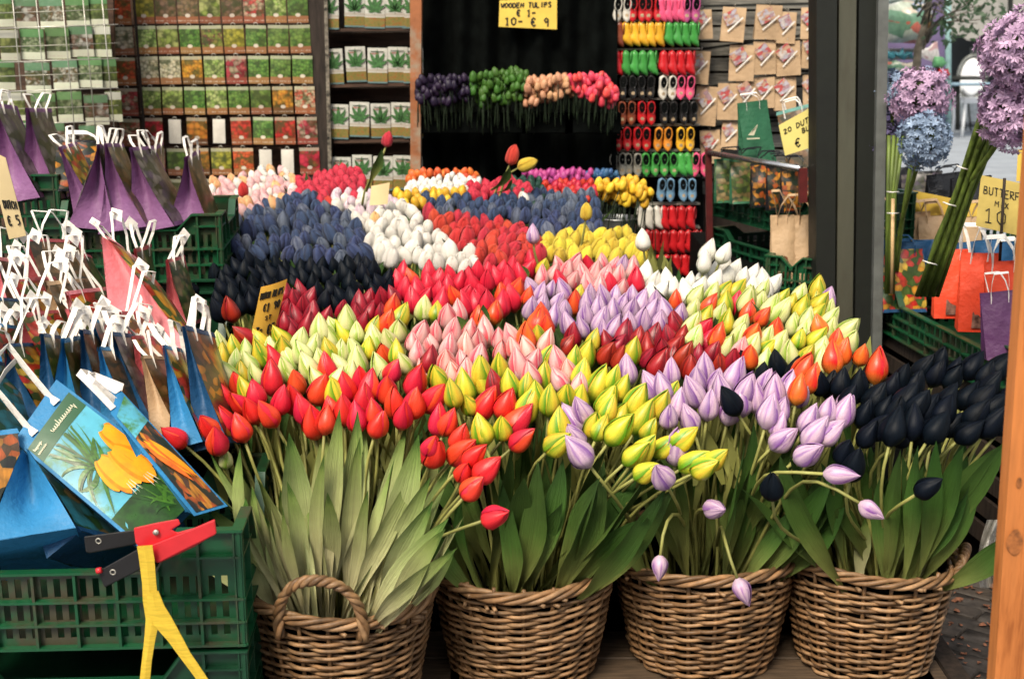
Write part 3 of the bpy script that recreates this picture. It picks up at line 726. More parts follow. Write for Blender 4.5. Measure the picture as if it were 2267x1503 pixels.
for nm, k, pg in (('purple', 'wooden purple', '925,175 1035,170 1035,225 925,225'), ('green', 'wooden green', '1045,170 1130,155 1165,165 1155,215 1070,235 1045,205'), ('peach', 'wooden peach', '1160,180 1255,168 1265,205 1230,215 1160,235'), ('coral', 'wooden coral', '1255,170 1330,165 1370,205 1355,235 1300,215 1255,200')):
    fill('wooden %s bunch on the curtain' % nm, [k], pg, 'wooden_tulip', WW, WH, 0, D=5.1, leaf=False)
    xs = [p[0] for p in L(pg)]
    h = thing('flower_blackout', 'added tray carrying the wooden %s tulips on the curtain' % nm, 'holder', P((min(xs) + max(xs)) / 2, 300, 5.12), 'added dark boxes on the curtain')
    mb = MB(h.location); a, b = P(min(xs), 250, 5.14), P(max(xs), 250, 5.14)
    c = (a + b) / 2; mb.box(c + V((0, .02, -.04)), ((b - a).length + .02, .05, .08), bev=.004); mb.build('blackout', m_black, h, False)  # added black box, stands for the dark below the heads

# zinc bucket under the yellow wooden tulips
c = P(1365, 520, 4.6); bk = thing('metal_bucket', 'zinc bucket with a ribbed band holding yellow wooden tulips', 'bucket', (c.x, 4.6, c.z - .2))
mz = M('zinc', (.34, .35, .35), .38, .15, 12, .1, 60, metal=.7)
mb = MB(); mb.lathe([(.055, 0), (.062, .1), (.066, .19), (.0695, .195), (.066, .2), (.069, .255), (.073, .26), (.073, .265), (.067, .262), (.064, .2), (.055, .02)], 28); mb.build('bucket_body', mz, bk)
mb = MB(); mb.poly([(.062 * math.cos(t), .062 * math.sin(t), .23) for t in [i / 16 * 6.283 for i in range(16)]]); mb.build('filling', m_matblack, bk)

# ---- large leaves in the baskets
def bpt(k, px, fy=-.5, z=None):
    bx, Y, r, _ = BK[k]; x = P(px, 1300, Y).x
    return V((x, Y + fy * r, z or PZT + (RIMZ - PZT) * .6))
BROOT = {}
for o in COL.objects:
    if o.name.startswith('tulip') and o.type == 'EMPTY' and o.get('category') == 'tulip' and .3 < o.location.z < .4:
        for k in range(4):
            if abs(o.location.x - P(BK[k][0], 1215, BK[k][1]).x) < .16: BROOT.setdefault(k, []).append(o)
def bigleaf(k, b, tip, width, side, mat, **kw):
    own = min(BROOT[k], key=lambda o: (o.location - b).length + .3 * len([c for c in o.children if c.name.startswith('leaf')]))
    mb = leafmesh(b, tip, width, side, o=own.location, seed=R.randrange(9999), **kw)
    mb.build('leaf', mat, own)
B1 = [(640, 530, 1010, .062, 2.36), (655, 660, 955, .085, 2.33), (700, 758, 925, .078, 2.34), (690, 700, 1030, .05, 2.38), (740, 768, 915, .058, 2.33), (762, 822, 985, .055, 2.32), (775, 915, 968, .08, 2.30),
      (790, 905, 1040, .06, 2.30), (805, 968, 1065, .055, 2.28), (830, 978, 1180, .062, 2.22), (840, 1002, 1190, .075, 2.16), (838, 1005, 1250, .05, 2.13), (640, 540, 1130, .07, 2.30), (620, 590, 975, .055, 2.44),
      (700, 690, 945, .06, 2.5), (620, 560, 1060, .05, 2.5), (840, 880, 935, .06, 2.52), (800, 825, 905, .06, 2.52), (880, 1010, 960, .06, 2.5), (720, 730, 1010, .05, 2.28), (660, 610, 1080, .05, 2.27), (815, 990, 1120, .07, 2.26), (600, 540, 1200, .05, 2.36), (680, 650, 1120, .045, 2.25), (760, 800, 1080, .05, 2.27)]
for bx, tx, ty, wd, D in B1:
    b = bpt(0, 742 + (bx - 742) * .7, R.uniform(-.62, -.3)); tp = P(tx, ty, D); sx = .5 if tx > 940 else 1
    bigleaf(0, b, tp, wd * .74, (sx, R.uniform(-.5, .5), -.5 if tx > 940 else 0), LF_A, bow=R.uniform(-.01, .04), twist=R.uniform(-1.3, 1.3), base=.28, fold=R.uniform(.3, .8))
for n in range(30):                       # pale stalks rising between the leaves
    own = R.choice(BROOT[0]); u = R.uniform(-1, 1); b = bpt(0, 742 + u * 80, R.uniform(-.62, -.2)); a = u * .5 + R.gauss(.05, .1); Ln = R.uniform(.2, .33)
    mb = leafmesh(b, b + V((math.sin(a) * Ln, R.uniform(-.09, -.01), math.cos(a) * Ln)), R.uniform(.018, .026), (1, R.uniform(-.3, .3), 0), R.uniform(0, .02), R.uniform(-.5, .5), base=.85, seed=n + 900, o=own.location, nv=10, nu=5, fold=1.7)
    mb.build('leaf', LF_S, own)
for n in range(26):                       # more fanning leaves with pale stalk-like bases
    u = R.uniform(-1, 1); b = bpt(0, 742 + u * 70, R.uniform(-.6, .2)); a = u * .62 + R.gauss(.06, .12); Ln = R.uniform(.26, .42)
    bigleaf(0, b, b + V((math.sin(a) * Ln, R.uniform(-.1, .05), math.cos(a) * Ln)), R.uniform(.034, .052), (1, R.uniform(-.8, .8), 0), LF_A, bow=R.uniform(-.02, .03), twist=R.uniform(-1.5, 1.5), base=.32, fold=R.uniform(.3, 1.0))
for k in (1, 2, 3):
    bx, Y, r, _ = BK[k]
    for n in range(44):
        front = n % 2 == 0; u = R.uniform(-.85, .85)
        cx = P(bx, 1215, Y).x; b = V((cx + u * r * .5, Y + (R.uniform(-.6, -.2) if front else R.uniform(-.1, .4)) * r, PZT + (RIMZ - PZT) * .58))
        a = u * .68 + R.gauss(.12 if k < 3 else -.08, .2); Ln = R.uniform(.28, .44) * (1 if abs(a) < .5 else .9)
        tp = b + V((math.sin(a) * Ln, (R.uniform(-.16, -.03) if front else R.uniform(-.05, .1)), math.cos(a) * Ln))
        bigleaf(k, b, tp, R.uniform(.038, .06), (1, R.uniform(-.8, .8), 0), LF_B, bow=R.uniform(-.01, .04), twist=R.uniform(-1, 1), base=R.uniform(.25, .4), fold=R.uniform(.2, .8))
# a few pale stalks low in the fourth basket
for x in (1945, 1962, 1990, 1880):
    b = bpt(3, x, -.5); bigleaf(3, b, b + V((R.uniform(-.03, .03), .0, .2)), .035, (1, 0, 0), LF_A, bow=.0, base=.6)

# dark green filler foliage deep between the bunches
fm = MB(); 
for n in range(900):
    x = R.uniform(440, 1930); y = R.uniform(470, 900)
    if x > 1500 and y < 600 + (x - 1500) * .2: continue
    d = Dsurf(y) + .03; c = P(x, y, d) - V((0, 0, R.uniform(.10, .17)))
    a = R.uniform(0, 6.28); w_ = R.uniform(.012, .022); l_ = R.uniform(.1, .16); ax = V((R.uniform(-.35, .35), R.uniform(-.35, .35), 1)).normalized(); sd = V((math.cos(a), math.sin(a), 0))
    p = [c - ax * l_ * .5 - sd * w_ * .3, c - ax * l_ * .5 + sd * w_ * .3, c + sd * w_, c + ax * l_ * .5, c - sd * w_]
    fm.poly(p)
tag(fm.build('tulip_foliage', LF_B, smooth=False), 'dark green leaf blades packed deep between the tulip bunches', 'foliage', kind='stuff')

# ---- labels: bunch, row from the front, place from the left
ZW = {'red': 'glossy red', 'yellow green': 'yellow-green', 'navy': 'navy black', 'orange': 'orange', 'dark red': 'dark red', 'lime': 'lime green', 'lilac': 'white-lilac', 'pink': 'pink-white', 'white': 'white'}
zones = {}
for r_ in REC: zones.setdefault(r_[0], []).append(r_)
for z, rs in zones.items():
    rs.sort(key=lambda q: -q[2]); n = len(rs); per = max(4, int(round(math.sqrt(n * 2.2)))); row = 1
    while rs:
        cut, rs = rs[:per], rs[per:]
        if len(rs) < 3: cut += rs; rs = []
        cut.sort(key=lambda q: q[1])
        for i, (zz, px, py, t, key) in enumerate(cut):
            wd = ZW.get(key, key.replace('soft ', '').replace('wooden ', ''))
            mat_ = '' if t.name.startswith('tulip') else ('cloth ' if t.name.startswith('cloth') else 'wooden ')
            t['label'] = '%s %stulip, %s from left, %s row of %s' % (wd, mat_, ORD[i + 1], ORD[row], z.replace('wooden ', '').replace('cloth ', ''))
            t['group'] = z
        row += 1
# past about 300 single tulips, the furthest pointed ones become one mass
extra_all = []
for kd, lim, lb in (('tulip', 310, 'furthest pointed tulips massed in the middle of the display'), ('cloth_tulip', 310, 'furthest cloth tulips massed at the back of the display'), ('wooden_tulip', 310, 'small wooden tulips massed behind the nearer ones')):
    sing = [o for o in COL.objects if o.get('category') == 'tulip' and o.name.split('.')[0] == kd and o.get('group') in zones]
    sing.sort(key=lambda o: o.location.y)
    extra_all.append((kd, sing[lim:], lb))
for kd, extra, lb in extra_all:
  if not extra: continue
  if True:
    bpy.context.view_layer.update()
    vv, ff, mi, uvs, mats = [], [], [], [], []
    for o in extra:
        for c_ in o.children:
            me = c_.data; k0 = len(vv); m = c_.material_slots[0].material
            if m not in mats: mats.append(m)
            k = mats.index(m); mw = c_.matrix_world
            vv += [tuple(mw @ v.co) for v in me.vertices]; ul = me.uv_layers[0].data
            for p_ in me.polygons: ff.append(tuple(k0 + i for i in p_.vertices)); mi.append(k); uvs += [c for l_ in p_.loop_indices for c in ul[l_].uv]
    me = bpy.data.meshes.new('tulip_mass'); me.from_pydata(vv, [], ff)
    for m in mats: me.materials.append(m)
    me.polygons.foreach_set('material_index', mi); me.polygons.foreach_set('use_smooth', [True] * len(ff)); me.uv_layers.new(name='UVMap').data.foreach_set('uv', uvs)
    tag(link(kd + '_mass', me), lb, 'tulips', kind='stuff')
    for o in extra:
        for c_ in list(o.children): bpy.data.objects.remove(c_)
        bpy.data.objects.remove(o)
from collections import Counter
print('TULIPS', Counter(o.name.split('.')[0] for o in COL.objects if o.get('category') == 'tulip'))
# ---------------------------------------------------------------- handwriting (strokes on a 4 x 6 grid)
GL = {'A': '0,0 2,6 4,0;.8,2.2 3.2,2.2', 'B': '0,0 0,6 3,5.4 3,3.6 0,3.1 3.6,2.4 3.4,.5 0,0', 'C': '4,5 2,6 .3,4.5 .2,1.5 2,0 4,1', 'D': '0,0 0,6 2.6,5.4 4,3 2.6,.5 0,0', 'E': '4,6 0,6 0,0 4,0;0,3.1 3,3.1',
      'F': '4,6 0,6 0,0;0,3.1 3,3.1', 'H': '0,0 0,6;4,0 4,6;0,3 4,3', 'I': '2,0 2,6', 'L': '0,6 0,0 3.6,0', 'M': '0,0 .4,6 2,2.5 3.6,6 4,0', 'N': '0,0 0,6 4,0 4,6', 'O': '2,0 .2,1.6 .2,4.6 2,6 3.8,4.6 3.8,1.6 2,0',
      'P': '0,0 0,6 3.4,5.4 3.4,3.5 0,2.9', 'R': '0,0 0,6 3.4,5.4 3.4,3.6 0,3 4,0', 'S': '3.8,5.2 2,6 .3,4.8 3.6,2 2.8,.2 .2,.7', 'T': '0,6 4,6;2,6 2,0', 'U': '0,6 .3,.9 2,0 3.7,.9 4,6', 'V': '0,6 2,0 4,6', 'W': '0,6 1,0 2,4 3,0 4,6',
      'X': '0,0 4,6;0,6 4,0', 'Y': '0,6 2,3 4,6;2,3 2,0', '0': '2,0 .3,1.6 .3,4.6 2,6 3.7,4.6 3.7,1.6 2,0', '1': '.8,4.6 2.2,6 2.2,0;.9,0 3.4,0', '2': '.2,4.8 2,6 3.6,4.6 .2,0 4,.2', '3': '.3,5.6 3.6,5.8 1.8,3.4 3.7,1.8 2,0 .2,.6',
      '5': '3.8,6 .6,6 .5,3.4 3,3.6 3.6,1.4 1.8,0 .2,.5', '7': '0,6 4,6 1.4,0', '9': '3.6,4 1.6,3 .4,4.6 2,6 3.6,5 3.2,0', '€': '4,5 2.2,6 .9,4.6 .9,1.4 2.2,0 4,1;0,3.5 3,3.5;0,2.5 3,2.5', ',': '2,.8 1.4,-1', '-': '.4,3 3.8,3.3', '=': '.4,3.8 3.8,4;.4,2.2 3.8,2.4', '.': '1.8,0 2.2,.4'}
def write(mb, text, surf, xd, yd, h, th=.0012, sp=1.28, mi=0):
    """brush strokes lying on a sign: surf(x, y) = point on the card, metres from the start of the base line"""
    xd, yd = V(xd).normalized(), V(yd).normalized(); n = xd.cross(yd); k = h / 6; x = 0
    for ch in text:
        if ch in GL:
            for st in GL[ch].split(';'):
                pts = [tuple(float(q) for q in a.split(',')) for a in st.split()]
                pts = [surf((x + px * .9 + R.uniform(-.15, .15)) * k, (py + R.uniform(-.15, .15)) * k) for px, py in pts]
                fine = []
                for a, b in zip(pts, pts[1:]): fine += [a, (a + b) / 2]
                mb.sweep(fine + [pts[-1]], n.cross(pts[-1] - pts[0]) if len(pts) == 2 else (lambda t: xd * .8 + yd * .6), th * 1.6, th * .5, mi)
        x += 4 * sp + .4
    return x * k
m_ink = M('marker ink', (.02, .018, .015), .6, .1, 30, 0)
m_yel = M('yellow card', (.80, .56, .10), .6, .08, 9, .08, 60, spec=.3)
m_pyel = M('pale yellow card', (.86, .74, .24), .6, .06, 9, .08, 60)
m_orc = M('orange card', (.84, .48, .07), .6, .08, 9, .08, 60)
m_cream = M('cream card', (.84, .66, .36), .6, .06, 9, .08, 60)

def sign(name, label, c4, Y, m, lines, thick=.0015, bend=0, group=None, mi_ink=None):
    """c4: four pixel corners (tl, tr, br, bl), each with its own depth"""
    tl, tr, br, bl = [P(a[0], a[1], a[2] if len(a) > 2 else Y) for a in c4]
    o = thing(name, label, 'sign', (bl + br) / 2, group)
    n = (tr - tl).cross(tl - bl).normalized(); n = -n if n.y > 0 else n
    def f(u, v): return tl.lerp(tr, u).lerp(bl.lerp(br, u), 1 - v) + n * (bend * math.sin(u * math.pi))
    mb = MB(o.location); mb.grid(f, 8, 4); mb.grid(lambda u, v: f(1 - u, v) - n * thick, 8, 4)
    mb.build('card', m, o)
    xd, yd = (br - bl + tr - tl) / 2, (tl - bl + tr - br) / 2; W_, H_ = xd.length, yd.length
    for (txt, u, v, hh, th) in lines:
        mb = MB(o.location)
        fit = min(1, (.95 - u) * W_ / (len(txt) * 5 * hh * H_ / 6)); write(mb, txt, lambda x, y: f(u + x * fit / W_, v + y / H_) + n * .0012, xd, yd, hh * H_, th, 1.15); mb.build('lettering', m_ink, o, False)
    return o
sign('price_sign', 'yellow card lettered WOODEN TULIPS pinned on the black curtain', [(1106, 2), (1233, -3), (1233, 66), (1104, 60)], 5.24, m_yel,
     [('WOODEN TULIPS', .03, .72, .17, .0030), ('€ 1-', .30, .42, .22, .0034), ('10- € 9', .10, .08, .28, .0036)], bend=.008)
o = sign('price_tag', 'narrow orange card lettered DUTCH TULIPS standing among dark red tulips', [(578, 636, 2.98), (636, 618, 3.0), (600, 765, 3.02), (548, 778, 3.0)], 3, m_orc,
     [('DUTCH TULIPS', .06, .80, .105, .0017), ('€1 90', .26, .60, .12, .0019), ('ST', .42, .46, .06, .0014), ('3= €5', .14, .22, .15, .0021)], bend=.004)
sign('price_tag', 'blank cream card folded round a thin stake among peach cloth tulips', [(822, 412), (863, 404), (858, 452), (818, 455)], 4.15, m_cream, [], bend=.004)
mb = MB(P(835, 500, 4.14)); mb.tube([P(826, 500, 4.14), P(845, 405, 4.13), P(853, 352, 4.13)], .0025, 5); tag(mb.build('stake', m_dark), 'thin dark stake rising behind the cream card', 'stake')
sign('price_tag', 'kraft price card slanting in at the left edge above the crates', [(-30, 330, 2.9), (12, 350, 2.9), (58, 522, 2.95), (20, 530, 2.95)], 2.9, m_cream, [('DUTCH', .2, .35, .10, .0016), ('€ 5', .2, .15, .12, .002)])
mb = MB(P(45, 600, 2.96)); mb.tube([P(90, 600, 2.97), P(20, 440, 2.97)], .003, 5); tag(mb.build('stake', m_dark), 'dark stake carrying the slanting kraft price card', 'stake')

# ---------------------------------------------------------------- seed packets
def pack_mat(name, cols, band, logo=True, strip=None, scale=5.5, vor=True, sleeve=False):
    t = NT(name); uv = t.uv(); x, y, _ = t.sep(uv); rn = t.rnd()
    mv0 = t.mapv(uv, (scale, scale * 1.5, 1), rn); vs_ = t.n('ShaderNodeVectorMath', operation='SCALE'); t.l(mv0, vs_.inputs[0]); t.l(t.math('ADD', .55, t.math('MULTIPLY', rn, .9)), vs_.inputs['Scale']); mv = vs_.outputs[0]
    if vor:
        vn = t.n('ShaderNodeTexVoronoi'); t.l(mv, vn.inputs['Vector']); vn.inputs['Scale'].default_value = 1; src = vn.outputs['Color']
        s1 = t.sep(src)[0]; dist = vn.outputs['Distance']
    else: s1 = t.noise(mv, 1, 5, .7); dist = None
    n2 = t.noise(mv, 1.4, 6, .75)
    f = t.math('ADD', t.math('MULTIPLY', s1, .38), t.math('MULTIPLY', n2, .62))
    st = [(i / (len(cols) - 1) * .6 + .2, c) for i, c in enumerate(cols)]
    col = t.ramp(f, st)
    if dist is not None: col = t.mix(t.math('MULTIPLY', t.ramp(dist, [(.3, 0.0), (.75, 1.0)]), .6), col, (.012, .02, .008))
    big = t.noise(t.mapv(uv, (2.2, 2.8, 1), rn), 1, 2); col = t.mix(t.ramp(big, [(.50, 0.0), (.60, .75)]), col, (.05, .07, .02)); col = t.mix(t.math('MULTIPLY', t.math('GREATER_THAN', y, .88), .7), col, (.50, .48, .34)) if not strip else col
    def band_(lo, hi, c, fac=.9):
        nonlocal col
        a = t.math('GREATER_THAN', y, lo); b = t.math('LESS_THAN', y, hi)
        col = t.mix(t.math('MULTIPLY', t.math('MULTIPLY', a, b), fac), col, c)
    band_(-.1, .24, tuple(min(1, q * 1.7) for q in band))
    if strip: band_(.72, .97, strip)
    # small printed lines
    ln = t.math('GREATER_THAN', t.noise(t.mapv(uv, (22, 3, 1), rn), 1, 1), .52)
    a = t.math('MULTIPLY', t.math('GREATER_THAN', y, .07), t.math('LESS_THAN', y, .11)); col = t.mix(t.math('MULTIPLY', t.math('MULTIPLY', a, ln), .7), col, (.7, .62, .5))
    if logo:
        dx = t.math('MULTIPLY', t.math('SUBTRACT', x, .5), 1.0); dy = t.math('MULTIPLY', t.math('SUBTRACT', y, .27), 1.9)
        r2 = t.math('ADD', t.math('MULTIPLY', dx, dx), t.math('MULTIPLY', dy, dy))
        col = t.mix(t.math('LESS_THAN', r2, .016), col, (.72, .62, .5))
    h = t.n('ShaderNodeHueSaturation'); t.l(col, h.inputs['Color']); h.inputs['Saturation'].default_value = .98; t.l(t.math('ADD', .66, t.math('MULTIPLY', rn, .32)), h.inputs['Value']); t.l(t.math('ADD', .48, t.math('MULTIPLY', rn, .04)), h.inputs['Hue'])
    t.l(h.outputs[0], t.b.inputs['Base Color']); t.b.inputs['Roughness'].default_value = .3 if sleeve else .38
    return t.m
TOM, LEFT = (.62, .03, .02), 0
PK = {'T': pack_mat('red tomato print', [(.30, .02, .01), (.62, .035, .02), (.66, .05, .03), (.16, .22, .04)], (.22, .075, .03)),
      'G': pack_mat('green leaf print', [(.03, .08, .015), (.10, .21, .035), (.20, .32, .06), (.04, .09, .02)], (.22, .09, .04)),
      'L': pack_mat('light green print', [(.10, .20, .03), (.30, .42, .08), (.50, .55, .20), (.16, .25, .05)], (.22, .08, .035)),
      'W': pack_mat('white roots print', [(.10, .14, .03), (.62, .52, .34), (.66, .60, .44), (.18, .20, .07)], (.22, .08, .035)),
      'B': pack_mat('brown bean print', [(.09, .05, .02), (.22, .14, .06), (.26, .16, .10), (.14, .18, .04)], (.22, .08, .035)),
      'O': pack_mat('orange fruit print', [(.06, .08, .01), (.66, .24, .02), (.72, .34, .03), (.12, .12, .02)], (.10, .05, .02)),
      'Y': pack_mat('yellow green print', [(.10, .13, .01), (.40, .38, .04), (.50, .46, .05), (.16, .2, .03)], (.22, .08, .03)),
      'P': pack_mat('mixed purple print', [(.09, .03, .02), (.22, .08, .06), (.30, .34, .05), (.07, .1, .03)], (.22, .08, .035)),
      'R': pack_mat('red radish print', [(.25, .02, .02), (.55, .06, .05), (.60, .45, .3), (.14, .2, .04)], (.22, .06, .03)),
      'C': M('white card back', (.66, .62, .54), .6, .05, 30, .05)}
NMW = {'T': 'red tomato', 'G': 'green vegetable', 'L': 'light green vegetable', 'W': 'whitish root', 'B': 'brown bean', 'O': 'orange fruit', 'Y': 'yellow-green', 'P': 'mixed purple', 'R': 'red and cream', 'C': 'blank white back'}
HERB = [pack_mat('herb print %d' % i, c, (.46, .47, .36), False, s, 6) for i, (c, s) in enumerate((
    ([(.05, .08, .02), (.12, .18, .04), (.20, .26, .07), (.30, .34, .16)], (.10, .26, .10)), ([(.05, .09, .02), (.10, .15, .05), (.32, .36, .2), (.42, .44, .3)], (.13, .28, .10)),
    ([(.07, .1, .03), (.15, .2, .04), (.25, .3, .08), (.12, .1, .05)], (.62, .62, .52)), ([(.10, .10, .03), (.2, .10, .05), (.5, .48, .40), (.6, .58, .5)], (.12, .26, .13))))]
def packet(px, py, Y, wpx, hpx, m, label, group, rotz=0, name='seed_packet', tilt=0, thick=.003, hook=True):
    c = P(px, py, Y); k = Y / F * 1.0; w_, h_ = wpx * k, hpx * k
    o = thing(name, label, 'seed packet', c, group); o.rotation_euler = (rad(R.uniform(-2, 3)), tilt + rad(R.uniform(-1.6, 1.6)), rotz + rad(R.uniform(-3, 3)))
    mb = MB()
    def f(u, v): return V(((u - .5) * w_, -.004 - .004 * math.sin(u * 3.14) * math.sin(v * 3.14) + .0008 * noise.noise(V((u * 5, v * 5, px))), (v - .5) * h_))
    mb.grid(f, 5, 6)
    mb.grid(lambda u, v: V(((.5 - u) * w_, .002, (v - .5) * h_)), 1, 1, 0)
    mb.sweep([V((-w_ / 2, 0, h_ / 2 - .001)), V((w_ / 2, 0, h_ / 2 - .001))], V((0, 1, 0)), .006, .0012)
    mb.build('sleeve', m, o)
    if hook:
        mb = MB(); r_ = .008
        mb.tube([V((r_ * math.cos(a), -.004, h_ / 2 + .002 + r_ * math.sin(a))) for a in [i / 8 * math.pi for i in range(9)]], .0016, 4); mb.build('hanging_hook', m_hook, o)
    return o
m_hook = M('wire hook', (.5, .48, .42), .4, .1, 20, 0, metal=.6)
rows = ['TYBBLBRLG', 'WLLGPYGGG', 'TWWOLRGGG', 'RLLGLGGOR', 'RTCOCTGTR', ' RGOYTCCT', '  BBB    ']
seedboard = thing('seed_shelf', 'tall brown rack of horizontal rails holding the vegetable seed packets', 'rack', P(480, 400, 5.35))
for r_, rw in enumerate(rows):
    yc = 22 + r_ * 67.5
    for c_, ch in enumerate(rw):
        if ch == ' ': continue
        x = (267 if c_ == 0 else 318 + (c_ - 1) * 48.8) + (yc - 22) * .078
        yy = yc - c_ * .3 + (2 if c_ == 0 else 0)
        wp, hp = (47, 59) if ch != 'C' else (29, 52)
        lb = '%s packet, %s from left in the %s row of the brown seed rack' % (NMW[ch], ORD[c_ + 1], ORD[r_ + 1])
        packet(x, yy, 5.2 + .0 * c_, wp * .93, hp, PK[ch], lb, 'vegetable seed packets on the brown rack')
    mb = MB(seedboard.location); a, b = P(238 + (yc) * .078, yc + 37, 5.26), P(690 + yc * .06, yc + 35, 5.26)
    mb.bar(a, b, .05, .012); mb.build('rail', m_shelf, seedboard, False)
mb = MB(seedboard.location); slab(mb, P(286, -100, 5.19), P(291, -100, 5.19), P(330, 470, 5.19), P(336, 470, 5.19), .02); mb.build('divider', m_dark, seedboard, False)
mb = MB(seedboard.location); slab(mb, P(120, -350, 5.36), P(700, -350, 5.36), P(180, 1000, 5.36), P(770, 1000, 5.36), .03); mb.build('back_board', m_shelf, seedboard, False)

hb = thing('herb_rack', 'wire rack at the far left hung with pale green herb seed packets', 'rack', P(120, 300, 4.95))
hr = [[(12, 25, 30), (57, 30, 46), (115, 30, 50), (172, 28, 48), (216, 25, 42)], [(22, 100, 40), (72, 98, 50), (128, 96, 50), (180, 92, 50), (226, 92, 38)], [(12, 165, 40), (84, 172, 52), (145, 165, 52), (200, 160, 50), (240, 162, 36)],
      [(32, 238, 46), (97, 240, 52), (155, 236, 52), (214, 243, 50), (252, 236, 34)], [(60, 300, 48), (120, 305, 48), (200, 310, 44)]]
for i, rw in enumerate(hr):
    for j, (x, y, w_) in enumerate(rw):
        packet(x, y, 4.82 + .02 * j, w_, 66, HERB[(i * 2 + j * 3 + (j == 2)) % 4], 'pale herb seed packet, %s from left in the %s row of the wire rack' % (ORD[j + 1], ORD[i + 1]), 'herb seed packets on the wire rack', rotz=.12, hook=False)
    mb = MB(hb.location); y0 = rw[0][1] + 36; mb.tube([P(-40, y0 + 4, 4.79), P(262, y0 - 6, 4.83)], .0022, 5); mb.tube([P(-40, y0 - 30, 4.785), P(262, y0 - 40, 4.825)], .0012, 4); mb.build('wire_shelf', m_hook, hb)
for x in (40, 92, 150, 196, 238):
    mb = MB(hb.location); mb.tube([P(x - 18, -60, 4.80), P(x + 22, 360, 4.83)], .002, 5); mb.build('wire_upright', m_hook, hb)
mb = MB(hb.location); slab(mb, P(-200, -220, 4.99), P(246, -220, 4.99), P(-200, 1000, 4.99), P(270, 1000, 4.99), .02); mb.build('back_panel', m_shelf, hb, False)

# leaf packets (grey-white card with a seven-fingered leaf)
m_lp = NT('grey white leaf packet'); uv = m_lp.uv(); x_, y_, _ = m_lp.sep(uv)
nz = m_lp.noise(m_lp.mapv(uv, (7, 12, 1), m_lp.rnd()), 1, 4, .7)
col = m_lp.ramp(nz, [(.3, (.40, .40, .35)), (.6, (.52, .51, .45))])
low = m_lp.ramp(nz, [(.35, (.13, .13, .03)), (.5, (.22, .18, .05)), (.65, (.28, .10, .03))])
col = m_lp.mix(m_lp.math('LESS_THAN', y_, .30), col, low)
col = m_lp.mix(m_lp.math('MULTIPLY', m_lp.math('LESS_THAN', y_, .40), m_lp.math('GREATER_THAN', y_, .33)), col, (.40, .36, .30))
col = m_lp.mix(m_lp.math('LESS_THAN', y_, .045), col, (.12, .2, .2))
m_lp.l(col, m_lp.b.inputs['Base Color']); m_lp.b.inputs['Roughness'].default_value = .4; m_lp = m_lp.m
m_lg = M('printed green leaf', (.06, .17, .05), .5, .3, 120, 0, rvar=.2)
m_lt = M('printed dark lettering', (.05, .07, .05), .5, .2, 60, 0); m_lr = M('printed faded red lettering', (.45, .16, .12), .5, .2, 60, 0)
def leafprint(h):
    mb = MB()
    for a, l_ in ((0, .5), (28, .47), (-28, .47), (58, .38), (-58, .38), (92, .2), (-92, .2)):
        d = V((math.sin(rad(a)), 0, math.cos(rad(a)))); s_ = V((d.z, 0, -d.x)); o = V((0, -.0095, .47 * h - h * .5)); n_ = 5; L_ = l_ * h * .9; pts = []
        for i in range(n_ + 1): t = i / n_; pts.append(o + d * L_ * t + s_ * L_ * .13 * math.sin(math.pi * t ** .8))
        for i in range(n_ - 1, 0, -1): t = i / n_; pts.append(o + d * L_ * t - s_ * L_ * .13 * math.sin(math.pi * t ** .8))
        mb.poly(pts)
    mb.sweep([V((0, -.0095, -.03 * h - .0)), V((0.0, -.0095, -.11 * h))], V((1, 0, 0)), .0012, .0004)
    return mb.mesh('leaf_print', m_lg)
lpm = leafprint(.15)
lshelf = thing('leaf_packet_shelf', 'dark shelves with grey leaf packets between two uprights', 'rack', P(815, 400, 5.35))
for i, (y, xs) in enumerate(((24, (728, 785, 830, 875, 912)), (146, (738, 788, 836, 881, 915)), (268, (750, 796, 843, 888, 915)), (384, (756, 802, 848, 892, 915)))):
    for j, x in enumerate(xs):
        o = packet(x, y + (2, -3, 0, -2, 0)[j], 5.22, 43, 75, m_lp, 'grey packet with green leaf, %s from left on the %s shelf' % (ORD[j + 1], ORD[i + 1]), 'grey leaf packets between the uprights', name='leaf_packet', hook=False)
        link('leaf_print', lpm, o, (0, 0, 0))
        mb = MB(); mb.sweep([V((-.026, -.0093, .054)), V((0.026, -.0093, .0535))], V((0, 0, 1)), .0035, .0004); mb.build('lettering', m_lt, o, False)
        mb = MB(); mb.sweep([V((-.024, -.0093, .046)), V((0.004, -.0093, .046))], V((0, 0, 1)), .003, .0004); mb.build('lettering', m_lr, o, False)
    mb = MB(lshelf.location); mb.bar(P(715 + y * .1, y + 44, 5.27), P(908, y + 40, 5.27), .10, .012); mb.build('shelf_board', m_shelf, lshelf, False)
    mb = MB(lshelf.location); mb.bar(P(715 + y * .1, y + 66, 5.34), P(908, y + 62, 5.34), .02, .05); mb.build('back_rail', m_shelf, lshelf, False)
mb = MB(lshelf.location); slab(mb, P(700, -150, 5.38), P(915, -150, 5.38), P(720, 560, 5.38), P(915, 560, 5.38), .03); mb.build('back_board', m_dark, lshelf, False)

